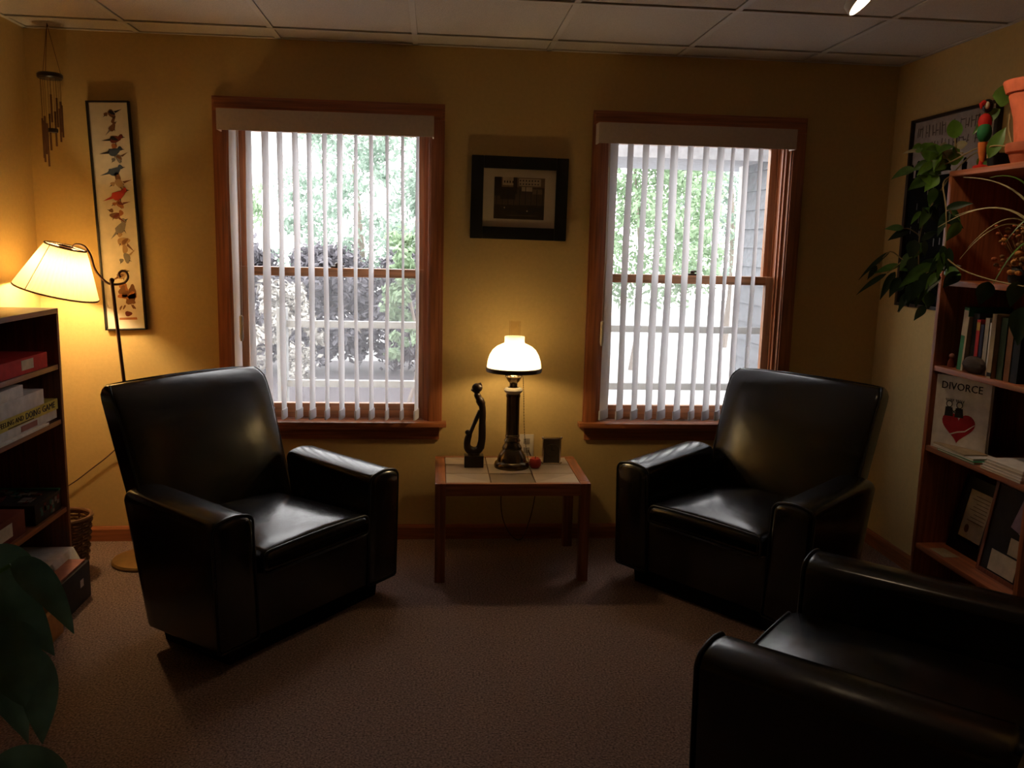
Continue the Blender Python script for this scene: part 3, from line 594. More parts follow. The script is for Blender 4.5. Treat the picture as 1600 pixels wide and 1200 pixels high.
bird(.018, .345, .85, 1, 1, 7, -10); blob(.012, .315, .012, .012, 0, 6); bird(.008, .290, .9, 1, 2, 7, -8); bird(.028, .262, .7, -1, 3, 4, 50); bird(.004, .205, .95, 1, 2, 2, 0); blob(.016, .175, .012, .03, 10, 4)
bird(.022, .150, .85, -1, 5, 4, 35); bird(.012, .100, 1.05, 1, 0, 0, 4); bird(.016, .060, .7, -1, 6, 1, 30); bird(-.008, .010, .8, -1, 4, 1, -20); blob(.018, .022, .010, .013, 0, 6)
bird(.012, -.045, 1.0, 1, 3, 3, 30); bird(.018, -.105, .95, -1, 5, 4, -30); blob(.022, -.14, .012, .022, 0, 5); bird(.028, -.180, .8, -1, 3, 5, 60); bird(-.002, -.260, .8, 1, 5, 4, 10)
for k in range(9): blob(.018 + .022 * math.cos(k * 2.3), -.325 - .05 * (k / 9) + .02 * math.sin(k * 1.9), .016, .022, k * 40, 6 if k % 2 else 4, bump=.25)
for x in (-.018, -.002, .036, .042): blob(x, -.40 - .2 * abs(x - .02), .004, .012, 30 * (1 if x > 0 else -1), 4)
art.cur = 6; art.poly([(-.030, Y, -.463), (.052, Y, -.463), (.050, Y, -.452), (-.028, Y, -.453)]); blob(.014, -.435, .016, .012, 0, 1)
flush('printed_stand')
for o in bp.children:
    if o.name.startswith('printed'): o['kind'] = 'stuff'

pp = thing('framed_picture', 'wide black-framed dark harbour photograph hanging between the windows', 'picture', (.224, -.001, 1.6685)); rot_y(pp, .55)
part('frame', frame_bars(.455, .381, .057, .028, .004), M['black'], pp)
part('mat_board', MB().box(-.172, .172, -.014, -.004, -.135, .135), M['mat'], pp, smooth=False)
pm = MB(); yy = -.0145
pal = ['p_darksepia', 'p_midsepia', 'p_sepia', 'p_lightsepia', 'p_black']
def rect(x0, x1, z0, z1, k, lay=0):
    pm.cur = k; y = yy - .0002 * lay; pm.poly([(x0, y, z0), (x1, y, z0), (x1, y, z1), (x0, y, z1)])
rect(-.119, .119, -.096, .096, 1)
rect(-.119, .119, .052, .096, 2, 1); rect(-.080, -.020, .060, .096, 3, 2); rect(-.004, .100, .058, .092, 3, 2); rect(-.119, -.085, .01, .096, 0, 2); rect(-.03, -.012, .02, .096, 0, 3)
for k in range(7): rect(.0 + k * .014, .006 + k * .014, .064, .070, 0, 3); rect(.0 + k * .014, .006 + k * .014, .079, .086, 0, 3)
for k in range(4): rect(-.074 + k * .013, -.068 + k * .013, .070, .080, 0, 3)
rect(.010, .060, .034, .054, 3, 2); rect(.062, .11, .022, .045, 2, 2); rect(-.09, -.02, -.005, .05, 0, 1); rect(-.119, .119, -.096, -.030, 0, 1)
for k in range(9): rect(-.108 + k * .027, -.105 + k * .027, -.03, .03 + .012 * (k % 3), 4, 4)
for cx_, cz_, w_ in ((-.055, -.052, .05), (.03, -.062, .06), (.075, -.045, .045)):
    pm.cur = 4; pm.poly([(cx_ - w_, yy - .001, cz_ + .014), (cx_ - w_ * .6, yy - .001, cz_ - .008), (cx_ + w_ * .6, yy - .001, cz_ - .008), (cx_ + w_, yy - .001, cz_ + .014), (cx_ + w_ * .5, yy - .001, cz_ + .003), (cx_ - w_ * .5, yy - .001, cz_ + .003)])
rect(-.071, -.067, -.047, -.041, 3, 6); rect(.036, .041, -.060, -.054, 3, 6); rect(-.06, .08, -.080, -.077, 1, 5)
part('photograph', pm, [M[k] for k in pal], pp, smooth=False)
part('glass', MB().box(-.172, .172, -.019, -.0175, -.135, .135), M['glasspic'], pp, smooth=False)

wp = thing('wall_poster', 'large framed poster on the right wall, pale lettered top and dark picture below', 'poster', (XR - .001, -.505, 1.637))
def rbox(y0, y1, z0, z1, d0, d1, b=0): return MB().box(XR - d1, XR - d0, y0, y1, z0, z1, b)
mbp = MB(); y0, y1, z0, z1 = -.825, -.185, 1.213, 2.062
for q in ((y0, y0 + .022, z0, z1), (y1 - .022, y1, z0, z1), (y0 + .022, y1 - .022, z1 - .014, z1), (y0 + .022, y1 - .022, z0, z0 + .014)): mbp.box(XR - .022, XR, *q, .002)
part('frame', mbp, M['ebony'], wp, True)
part('paper', rbox(y0 + .02, y1 - .02, 1.80, z1 - .012, .002, .010), M['posterpaper'], wp, True, False)
part('dark_picture', rbox(y0 + .02, y1 - .02, z0 + .012, 1.80, .002, .010), M['posterdark'], wp, True, False)
lt = MB(); rnd = random.Random(3)
for row, (zc, hh) in enumerate(((2.000, .062), (1.935, .045))):
    y = y1 - .05
    while y > y0 + .05:
        h_ = hh * rnd.uniform(.55, 1.0); w_ = rnd.uniform(.003, .006); sl = rnd.uniform(-.008, .008)
        lt.prism([(XR - .0104, y, zc - h_ / 2), (XR - .0104, y - w_, zc - h_ / 2), (XR - .0104, y - w_ + sl, zc + h_ / 2), (XR - .0104, y + sl, zc + h_ / 2)], (-.0006, 0, 0))
        if rnd.random() < .6:
            zz = zc + rnd.uniform(-.4, .4) * h_; lt.box(XR - .011, XR - .0104, y - rnd.uniform(.015, .028), y, zz, zz + .004)
        y -= rnd.uniform(.014, .034) if rnd.random() > .2 else .055
part('lettering', lt, M['letterfaint'], wp, True, False)['kind'] = 'stuff'
sil = MB()
for y, h_, w_ in ((-.215, .06, .03), (-.265, .075, .035), (-.40, .05, .04), (-.62, .055, .035), (-.74, .07, .04)):
    sil.box(XR - .0112, XR - .0104, y - w_ / 2, y + w_ / 2, 1.80, 1.80 + h_ * .7); sil.prism([(XR - .0104, y + w_ * .35 * math.cos(i * math.pi / 5), 1.80 + h_ * .85 + w_ * .35 * math.sin(i * math.pi / 5)) for i in range(10)], (-.0008, 0, 0))
part('silhouettes', sil, M['posterdark'], wp, True, False)['kind'] = 'stuff'
sp_ = MB()
for k in range(40):
    y, z = rnd.uniform(y0 + .04, y1 - .04), rnd.uniform(z0 + .04, 1.76); sp_.box(XR - .0110, XR - .0104, y, y + .006, z, z + rnd.uniform(.01, .04))
part('picture_flecks', sp_, M['p_grey'], wp, True, False)['kind'] = 'stuff'

# ------------------------------------------------------------------ left bookcase
def bookcase(label, x0, x1, y0, y1, ztop, shelves, my, mz, frontx, th=.02):
    c = thing('bookcase', label, 'bookcase', ((x0 + x1) / 2, (y0 + y1) / 2, 0), group='wooden bookcases')
    bx = x0 if frontx == x1 else x1
    part('side_panel', MB().box(x0, x1, y1 - th, y1, 0, ztop - th, .0015), mz, c, True); part('side_panel', MB().box(x0, x1, y0, y0 + th, 0, ztop - th, .0015), mz, c, True)
    part('top', MB().box(x0, x1, y0, y1, ztop - th, ztop, .0015), my, c, True)
    for z in shelves: part('shelf', MB().box(x0 + .004, x1 - .004, y0 + th, y1 - th, z - th, z, .0015), my, c, True)
    s = 1 if bx < frontx else -1
    part('back_panel', MB().box(bx, bx + s * .004, y0 + th, y1 - th, .0, ztop - th), mz, c, True, False)
    part('kick_board', MB().box(frontx - s * .018, frontx - s * .004, y0 + th, y1 - th, 0, min(shelves) - th), my, c, True, False)
    return c
LF = -1.66
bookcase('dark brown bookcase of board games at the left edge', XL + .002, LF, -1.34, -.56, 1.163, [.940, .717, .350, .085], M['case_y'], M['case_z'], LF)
def bx(name, label, cat, x0, x1, y0, y1, z0, z1, m, group=None, extra=None, b=.002):
    t = thing(name, label, cat, ((x0 + x1) / 2, (y0 + y1) / 2, z0), group=group)
    part('body', MB().box(x0, x1, y0, y1, z0, z1, b), m, t, True)
    for nm, mb, mm in (extra or []): part(nm, mb, mm, t, True, False)
    return t
F1 = LF - .012
GB = 'games and boxes in the left bookcase'
def fl_(y0, y1, z0, z1): return MB().box(F1, F1 + .0012, y0, y1, z0, z1)
bx('game_box', 'flat red box with cream label on the upper shelf of the left bookcase', 'box', -1.93, F1, -1.04, -.655, .940, 1.000, M['boxred'], GB, [('label_patch', fl_(-.87, -.775, .955, .992), M['cream'])])
bx('paper_stack', 'thin white paper stack under the boxes on the second shelf', 'papers', -1.93, F1 + .012, -1.10, -.70, .717, .727, M['boxwhite'], GB)
bx('game_box', 'white box with red patch, lowest of the second shelf stack', 'box', -1.93, F1, -1.12, -.60, .727, .760, M['boxwhite'], GB, [('label_patch', fl_(-.905, -.775, .733, .754), M['boxpink'])])
yb = bx('game_box', 'long yellow game box with dark lettering on its side', 'box', -1.94, F1, -1.20, -.585, .760, .803, M['yellow'], GB)
def side_text(txt, h, ya, yb_, z, m, par, name):
    mb = text_mesh(txt, h, abs(yb_ - ya)); mb.v = [Vector((F1 + .0004 + p.z, ya + p.x, z + p.y)) for p in mb.v]; part(name, mb, m, par, True, False)
side_text('THE TALKING,', .026, -1.19, -1.075, .775, M['letter'], yb, 'lettering'); side_text('FEELING AND', .026, -1.062, -.88, .775, M['letter'], yb, 'lettering')
side_text('DOING', .034, -.862, -.745, .772, M['navy'], yb, 'lettering'); side_text('GAME', .034, -.725, -.615, .772, M['navy'], yb, 'lettering')
part('small_print', fl_(-1.0, -.80, .7635, .7665), M['letter'], yb, True, False)
bx('card_box', 'wide white box lying on the yellow game box', 'box', -1.93, F1, -1.10, -.705, .803, .862, M['boxwhite'], GB)
bx('card_box', 'short white box, topmost of the second shelf stack', 'box', -1.92, F1, -1.08, -.868, .862, .905, M['boxwhite'], GB)
t = bx('game_box', 'large dark picture box with green edge on the third shelf', 'box', -1.93, F1 - .005, -.83, -.60, .350, .430, M['boxdark'], GB)
art2 = MB(); rnd = random.Random(5)
for k in range(34):
    art2.cur = rnd.randrange(4); x, y = rnd.uniform(-1.92, F1 - .05), rnd.uniform(-.82, -.64); s1, s2 = rnd.uniform(.01, .03), rnd.uniform(.01, .04)
    art2.box(x, x + s1, y, y + s2, .430, .4306 + .0002 * k)
for k in range(16):
    art2.cur = rnd.randrange(4); y = rnd.uniform(-.82, -.63); z = rnd.uniform(.358, .40); art2.box(F1 - .005, F1 - .0042, y, y + .02, z, z + rnd.uniform(.01, .025))
part('lid_picture', art2, [M['p_brown'], M['teal'], M['p_grey'], M['p_darkred']], t, True, False); part('edge_band', MB().box(-1.92, F1 - .002, -.622, -.603, .4305, .4372), M['green'], t, True, False)
bx('game_box', 'dark red box at the near end of the third shelf', 'box', -1.93, F1 - .01, -1.16, -.90, .350, .44, M['p_darkred'], GB, [('label_patch', MB().box(F1 - .01, F1 - .009, -1.1, -1.0, .37, .42), M['cream'])])
t = bx('storage_box', 'open white cardboard box on the bottom shelf of the left bookcase', 'box', -1.92, -1.64, -.86, -.60, .085, .185, M['boxwhite'], GB)
part('flap', MB().prism([(-1.64, -.60, .185), (-1.605, -.59, .10), (-1.602, -.592, .06), (-1.637, -.604, .175)], (-.0, -.20, .004)), M['boxwhite'], t, True, False)
bx('carton', 'black carton with dusky pink lid on the floor before the left bookcase', 'box', -1.652, -1.555, -.95, -.66, 0, .15, M['boxdark'], None, [('lid', MB().box(-1.655, -1.565, -.953, -.675, .150, .160, .002), M['boxpink']), ('white_mark', MB().box(-1.5552, -1.554, -.76, -.73, .07, .10), M['boxwhite'])])
t = thing('wooden_tray', 'orange wooden tray on the floor behind the near left plant', 'tray', (-1.60, -1.2, 0))
for q in ((-1.655, -1.635, -1.34, -1.0), (-1.545, -1.525, -1.34, -1.0)): part('tray_side', MB().box(*q, 0, .11, .002), M['orangewood'], t, True)
for q in ((-1.635, -1.545, -1.34, -1.32), (-1.635, -1.545, -1.02, -1.0)): part('tray_end', MB().box(*q, 0, .11, .002), M['orangewood'], t, True)
part('tray_bottom', MB().box(-1.635, -1.545, -1.32, -1.02, 0, .008), M['orangewood'], t, True, False)
t = thing('bowl', 'small dark round bowl on top of the left bookcase', 'bowl', (-1.86, -.70, 1.163))
part('vessel', MB().lathe([(0, 0), (.028, 0), (.045, .018), (.052, .040), (.046, .058), (.034, .066), (.031, .064), (.042, .05), (.046, .038), (.03, .012), (0, .008)], 24, (-1.862, -.71, 1.163)), M['black'], t, True)
part('foot_ring', MB().lathe([(.024, 0), (.030, 0), (.030, .006), (.024, .006)], 20, (-1.862, -.71, 1.163)), M['black'], t, True)
# wicker basket
kx, ky = -1.745, -.425
t = thing('wicker_basket', 'brown wicker wastebasket on the carpet beside the left bookcase', 'basket', (kx, ky, 0))
wv = MB()
for i in range(17):
    z = .012 + i * .0145; r = .078 + .030 * z / .255
    wv.tube([(kx + (r + (.0035 if (j + i) % 2 else -.0035)) * math.cos(j * math.pi / 14), ky + (r + (.0035 if (j + i) % 2 else -.0035)) * math.sin(j * math.pi / 14), z) for j in range(29)], .0062, 5, cap=False)
part('weave', wv, M['wicker'], t, True)['kind'] = 'stuff'
for j in range(14):
    a = j * math.pi / 7; part('stake', MB().tube([(kx + .078 * math.cos(a), ky + .078 * math.sin(a), 0), (kx + .108 * math.cos(a), ky + .108 * math.sin(a), .255)], .004, 6), M['wicker'], t, True)
part('rim', MB().tube([(kx + .109 * math.cos(j * math.pi / 16), ky + .109 * math.sin(j * math.pi / 16), .257) for j in range(33)], .009, 8, cap=False), M['wicker'], t, True)
part('bottom', MB().lathe([(0, .003), (.078, .003), (.078, .009), (0, .009)], 20, (kx, ky, 0)), M['wicker'], t, True)

# ------------------------------------------------------------------ right bookcase and its contents
RF = 1.755
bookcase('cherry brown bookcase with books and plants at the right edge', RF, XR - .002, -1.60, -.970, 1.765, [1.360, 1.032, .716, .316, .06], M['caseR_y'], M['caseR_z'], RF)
GR = 'books on the third shelf of the right bookcase'
def book(label, y0, y1, x0, z, h, d, m, group=GR, lean=0.0, band=None, name='book'):
    t = thing(name, label, 'book', (x0 + d / 2, (y0 + y1) / 2, z), group=group); w = y1 - y0
    part('cover', MB().box(-d / 2, d / 2, -w / 2, -w / 2 + .0018, 0, h).box(-d / 2, d / 2, w / 2 - .0018, w / 2, 0, h).box(-d / 2, -d / 2 + .0018, -w / 2, w / 2, 0, h), m, t, False, False)
    part('pages', MB().box(-d / 2 + .003, d / 2 - .004, -w / 2 + .0018, w / 2 - .0018, .004, h - .004), M['paper'], t, False, False)
    if band: part('spine_band', MB().box(-d / 2 - .0006, -d / 2 + .0002, -w / 2 + .002, w / 2 - .002, h * band[1], h * band[2]), band[0], t, False, False)
    t.rotation_euler = (lean, 0, 0); return t
Z3 = 1.032
book('tall brown mottled book standing at the far end of the book row', -1.030, -.994, 1.90, Z3, .225, .13, M['p_sepia'])
book('green and cream book leaning in the book row', -1.115, -1.085, 1.79, Z3, .235, .17, M['green'], band=(M['cream'], .55, .95), lean=.06)
book('slim cream book next to the leaning green book', -1.131, -1.1185, 1.785, Z3, .20, .16, M['cream'], lean=.05)
book('thick black book in the middle of the book row', -1.178, -1.142, 1.80, Z3, .215, .17, M['bookblack'])
book('red book with gold band beside the thick black book', -1.203, -1.181, 1.79, Z3, .195, .16, M['boxred'], band=(M['gold'], .8, .95))
book('dark navy book between the red book and the grey books', -1.226, -1.205, 1.79, Z3, .18, .16, M['navy'])
for k, (w, h, mk, lab) in enumerate(((.026, .205, 'bookgrey', 'widest pale grey book of the pale group'), (.011, .19, 'boxwhite', 'slim white book, second of the pale group'), (.014, .195, 'bookgrey', 'slim grey book, third of the pale group'), (.010, .19, 'booktan', 'slim tan book, fourth of the pale group'))):
    yk = -1.228 - (0, .028, .0405, .056)[k]; book(lab, yk - w, yk, 1.79, Z3, h, .15, M[mk])
book('tall cream book with dark spot at the foot of its spine', -1.327, -1.302, 1.765, Z3, .225, .18, M['booktan'], band=(M['blackmatte'], .03, .09))
book('dark green book right of the tall cream book', -1.366, -1.332, 1.78, Z3, .215, .17, M['darkgreen'])
book('brown book near the right end of the book row', -1.402, -1.370, 1.78, Z3, .22, .17, M['p_brown'])
book('black book at the right end of the book row', -1.442, -1.405, 1.78, Z3, .21, .17, M['bookblack'])
rock = MB().ball((1.785, -1.20, Z3 + .030), .052, .42, 1.25, .60, 16, 10); rr_ = random.Random(8)
rock.v = [Vector((p.x + rr_.uniform(-.003, .003), p.y + rr_.uniform(-.003, .003), max(Z3 + .0005, p.z + rr_.uniform(-.003, .003)))) for p in rock.v]
o = part('rock', rock, M['stone'], loc=(1.785, -1.20, Z3)); tag(o, 'dark rough rock lying before the books on the third shelf', 'rock')
t = thing('trinket', 'tiny reddish figurine at the far end of the third shelf', 'figurine', (1.80, -1.035, Z3)); part('body', MB().lathe([(0, 0), (.014, 0), (.012, .02), (.006, .035), (0, .036)], 12, (1.80, -1.035, Z3)), M['p_darkred'], t, True); part('head', MB().ball((1.80, -1.035, Z3 + .043), .010), M['boxpink'], t, True)
# divorce book facing out
t = thing('picture_book', 'white book with red broken heart cover facing out on the shelf', 'book', (1.772, -1.000, .716)); dvec = Vector((.40, -.917, 0)).normalized()
t.rotation_euler = (0, 0, math.atan2(dvec.y, dvec.x)); BW, BH = .222, .285
part('cover', MB().box(0, BW, 0, .003, 0, BH).box(0, BW, .015, .018, 0, BH).box(0, .003, .003, .015, 0, BH), M['boxwhite'], t, smooth=False); part('pages', MB().box(.003, BW - .003, .003, .015, .003, BH - .003), M['paper'], t, smooth=False)
tm = text_mesh('DIVORCE', .040, .165); tm.v = [Vector((.024 + p.x, -.0006 - p.z, .234 + p.y)) for p in tm.v]
for k, x in enumerate((.026, .062, .078, .104, .127, .153, .171)): pass
part('title_lettering', tm, M['letter'], t, smooth=False)
hp = []
for i in range(40):
    a = 2 * math.pi * i / 40; hp.append((.106 + .0042 * 16 * math.sin(a) ** 3, -.0003, .098 + .0040 * (13 * math.cos(a) - 5 * math.cos(2 * a) - 2 * math.cos(3 * a) - math.cos(4 * a))))
part('heart', MB().prism(hp, (0, -.0006, 0)), M['heart'], t, smooth=False)
part('heart_crack', MB().prism([(.070, -.0009, .062), (.105, -.0009, .078), (.135, -.0009, .086), (.172, -.0009, .116), (.172, -.0009, .112), (.136, -.0009, .081), (.106, -.0009, .073), (.072, -.0009, .058)], (0, -.0004, 0)), M['boxwhite'], t, smooth=False)
fig = MB()
for cx_, s_ in ((.062, 1), (.104, -1)):
    fig.tube([(cx_ + .012 * math.cos(i * math.pi / 6), -.001, .178 + .012 * math.sin(i * math.pi / 6)) for i in range(13)], .0016, 4)
    for k in range(5): fig.tube([(cx_ - .012 + .006 * k, -.001, .188), (cx_ - .016 + .008 * k, -.001, .198)], .0013, 4)
    fig.prism([(cx_ - .014, -.0004, .166), (cx_ + .014, -.0004, .166), (cx_ + .020, -.0004, .132), (cx_ - .016, -.0004, .130)], (0, -.0010, 0)); fig.tube([(cx_ + .014 * s_, -.001, .158), (cx_ + .026 * s_, -.001, .145)], .0016, 4)
part('cartoon_figures', fig, M['blackmatte'], t, smooth=False)
# papers on that shelf
Z2 = .716; GP = 'papers and folders on the fourth shelf'
def sheet(label, x0, x1, y0, y1, z0, z1, m, rot=0, nm='folder'):
    t = thing(nm, label, 'papers', ((x0 + x1) / 2, (y0 + y1) / 2, z0), rot, GP); w, d, h = (x1 - x0) / 2, (y1 - y0) / 2, z1 - z0
    part('cover', MB().box(-w, w, -d, d, 0, .0016).box(-w, w, -d, d, h - .0016, h).box(w - .0016, w, -d, d, .0016, h - .0016), m, t, smooth=False); part('sheets', MB().box(-w + .002, w - .0018, -d + .002, d - .002, .0016, h - .0016), M['paper'], t, smooth=False)
sheet('green-edged folder at the front of the fourth shelf', 1.757, 1.88, -1.30, -1.07, Z2, Z2 + .009, M['green'], .0)
sheet('white booklet lying on the green folder', 1.760, 1.86, -1.28, -1.04, Z2 + .009, Z2 + .017, M['boxwhite'], .04, 'booklet')
sheet('tan leaflet on the white booklet', 1.762, 1.85, -1.24, -1.03, Z2 + .017, Z2 + .022, M['booktan'], -.03, 'leaflet')
for k in range(4): sheet(['lowest', 'second', 'third', 'topmost'][k] + ' pale magazine of the stack at the right of the fourth shelf', 1.757 + .003 * k, 1.93, -1.55 + .004 * k, -1.335 - .006 * k, Z2 + .010 * k, Z2 + .010 * k + .0095, M['boxwhite' if k % 2 else 'cream'], .01 * k, 'magazine')
# framed certificate and photo frame on the shelf below
Z1 = .316
def shelf_frame(name, label, x, y0, y1, h, lean, fm, fw):
    t = thing(name, label, 'picture frame', (x, (y0 + y1) / 2, Z1 + .0005)); w = y1 - y0
    part('frame', MB().box(0, .014, -w / 2, -w / 2 + fw, 0, h).box(0, .014, w / 2 - fw, w / 2, 0, h).box(0, .014, -w / 2 + fw, w / 2 - fw, 0, fw).box(0, .014, -w / 2 + fw, w / 2 - fw, h - fw, h), fm, t, smooth=False)
    t.rotation_euler = (0, lean, 0); return t, w
t, w = shelf_frame('certificate_frame', 'black-framed certificate with dark seal on the fifth shelf', 1.870, -1.245, -1.015, .295, .20, M['black'], .045)
part('certificate', MB().box(.004, .010, -w / 2 + .045, w / 2 - .045, .060, .252), M['cream'], t, smooth=False)
part('seal', MB().prism([(.0042, .032 + .013 * math.cos(i * math.pi / 8), .098 + .016 * math.sin(i * math.pi / 8)) for i in range(16)], (-.001, 0, 0)), M['p_brown'], t, smooth=False)
ln = MB()
for k in range(8): ln.box(.0032, .0042, -.055, .045 - .015 * (k % 3), .13 + .014 * k, .1325 + .014 * k)
part('text_lines', ln, M['p_sepia'], t, smooth=False)
t, w = shelf_frame('collage_frame', 'wood-framed collage of white and purple papers on the fifth shelf', 1.830, -1.510, -1.268, .350, .14, M['case_z'], .016)
part('backing', MB().box(.005, .011, -w / 2 + .016, w / 2 - .016, .016, .33), M['boxdark'], t, smooth=False)
part('purple_paper', MB().prism([(.004, .00, .20), (.004, -.075, .185), (.004, -.082, .32), (.004, -.035, .325)], (-.0008, 0, 0)), M['purple'], t, smooth=False)
part('white_paper', MB().prism([(.0045, -.045, .19), (.0045, -.092, .17), (.0045, -.094, .318), (.0045, -.072, .322)], (-.0012, 0, 0)), M['boxwhite'], t, smooth=False)
part('white_paper', MB().box(.0032, .0045, -.088, -.015, .105, .165), M['cream'], t, smooth=False); part('white_paper', MB().box(.003, .0045, -.075, .065, .022, .098), M['cream'], t, smooth=False)
o = part('note_card', MB().box(1.775, 1.835, -1.16, -1.06, Z1, Z1 + .0015), M['booktan'], loc=(1.80, -1.11, Z1), smooth=False); tag(o, 'small tan note card lying on the fifth shelf', 'card')

# ------------------------------------------------------------------ plants
def leaf_mb(b, tip, w, n=Vector((-.4, -.85, .3)), droop=.12, fold=.18, shape=1.0, seg=9):
    b, tip = Vector(b), Vector(tip); L_ = (tip - b).length; mid = (b + tip) / 2 + Vector((0, 0, droop * L_)); P = bez(b, mid, tip, seg); secs = []
    for i, p in enumerate(P):
        t = i / seg; tg = (P[min(i + 1, seg)] - P[max(i - 1, 0)]).normalized(); side = tg.cross(n).normalized(); up = side.cross(tg).normalized()
        wd = w / 2 * (math.sin(math.pi * min(1, t ** .75 * .97 + .03)) ** shape)
        wd = max(wd, .0006)
        secs.append([p + side * (wd * q) + up * (abs(q) * wd * fold * 1.6 - .0) for q in (-1, -.5, 0, .5, 1)])
    mb = MB(); mb.loft(secs, closed=False); return mb
def stem(name, pts, r, m, par): return part(name, MB().tube(smoothpath(pts, 4), r, 6), m, par, True)
def jit(n, r): return Vector((n.x + r.uniform(-.5, .5), n.y + r.uniform(-.35, .35), n.z + r.uniform(-.4, .5)))
# pots on the right bookcase
PX, PY, PT = 1.897, -1.235, 1.765
vine = thing('arrowhead_vine', 'green and cream leafy vine in a squat terracotta pot on the right bookcase', 'plant', (PX, PY, PT))
part('pot', MB().lathe([(0, 0), (.066, 0), (.082, .045), (.090, .048), (.094, .062), (.092, .078), (.084, .078), (.080, .066), (0, .064)], 32, (PX, PY, PT)), M['terradark'], vine, True)
pot2 = thing('terracotta_pot', 'tall orange terracotta flowerpot standing in the squat pot', 'flowerpot', (PX, PY, PT + .0645))
part('pot_body', MB().lathe([(0, 0), (.066, 0), (.068, .02), (.078, .10), (.098, .17), (.098, .19)], 32, (PX, PY, PT + .0645)), M['terracotta'], pot2, True)
part('pot_rim', MB().lathe([(.098, .180), (.108, .182), (.120, .214), (.119, .222), (.110, .222), (.102, .190)], 32, (PX, PY, PT + .0645)), M['terracotta'], pot2, True)
part('soil', MB().lathe([(0, .186), (.098, .186)], 24, (PX, PY, PT + .0645)), M['soil'], pot2, True)
n0 = Vector((-.45, -.82, .25)); R5 = random.Random(11)
POTHOS = [((1.717, -.913, 1.872), (1.703, -.905, 1.804), .085, 'leafbright', 'h'), ((1.776, -.948, 1.889), (1.766, -.942, 1.957), .055, 'leafbright', 'h'), ((1.784, -.952, 1.854), (1.814, -.97, 1.869), .035, 'leafpale', 'h'),
          ((1.748, -.932, 1.812), (1.779, -.949, 1.849), .035, 'leafpale', 'l'), ((1.675, -.889, 1.845), (1.622, -.858, 1.834), .016, 'leafpale', 'l'), ((1.667, -.884, 1.776), (1.595, -.843, 1.738), .05, 'leafmid', 'l'),
          ((1.712, -.91, 1.746), (1.65, -.874, 1.696), .045, 'leafmid', 'l'), ((1.74, -.927, 1.751), (1.701, -.904, 1.691), .05, 'leafbright', 'l'), ((1.83, -1.18, 2.000), (1.775, -1.15, 2.010), .075, 'leafmid', 'h'),
          ((1.80, -1.13, 1.80), (1.835, -1.155, 1.905), .05, 'leafmid', 'l'), ((1.842, -1.10, 1.975), (1.77, -1.065, 1.887), .045, 'leafmid', 'l'), ((1.847, -.989, 1.789), (1.882, -1.009, 1.807), .04, 'leafmid', 'l'),
          ((1.751, -.933, 1.876), (1.728, -.92, 1.798), .03, 'leafpale', 'l'), ((1.745, -.93, 1.758), (1.686, -.895, 1.783), .04, 'leafmid', 'l'), ((1.713, -.911, 1.799), (1.658, -.879, 1.769), .04, 'leafmid', 'l'), ((1.685, -.894, 1.858), (1.650, -.87, 1.842), .04, 'leafbright', 'l'),
          ((1.76, -.938, 1.81), (1.744, -.929, 1.767), .05, 'leafdark', 'h'), ((1.735, -.925, 1.795), (1.775, -.945, 1.772), .045, 'leafdark', 'l')]
for b, tp, w, mk, kind in POTHOS:
    part('leaf', leaf_mb(b, tp, w, jit(n0, R5), .15, .15, .7 if kind == 'h' else 1.1), M[mk], vine, True, angle=180)
for k, c_ in enumerate([(1.72, -.915, 1.80), (1.69, -.895, 1.765), (1.76, -.94, 1.80), (1.735, -.925, 1.84), (1.775, -.948, 1.86)]):
    for q in range(2):
        a_ = R5.uniform(-3.6, .4); d_ = Vector((math.cos(a_) * .8 - .1, R5.uniform(-.3, .1), math.sin(a_) * .7)).normalized() * R5.uniform(.05, .085)
        part('leaf', leaf_mb(Vector(c_), Vector(c_) + d_, R5.uniform(.03, .05), jit(n0, R5), .15, .15, .9), M[('leafmid', 'leafbright', 'leafdark')[q]], vine, True, angle=180)
for pts in ([(1.85, -1.18, 1.838), (1.842, -1.16, 1.90), (1.835, -1.17, 1.97), (1.83, -1.18, 2.0)], [(1.84, -1.18, 1.838), (1.80, -1.08, 1.845), (1.76, -.96, 1.80), (1.74, -.92, 1.79), (1.69, -.895, 1.765)],
            [(1.78, -1.0, 1.83), (1.779, -.96, 1.84), (1.776, -.948, 1.889)], [(1.76, -.96, 1.80), (1.735, -.925, 1.85), (1.717, -.913, 1.872)], [(1.74, -.92, 1.79), (1.70, -.90, 1.82), (1.675, -.889, 1.845)], [(1.84, -1.17, 1.838), (1.80, -1.13, 1.84), (1.798, -1.125, 1.80)]):
    stem('stem', pts, .0028, M['stem'], vine)
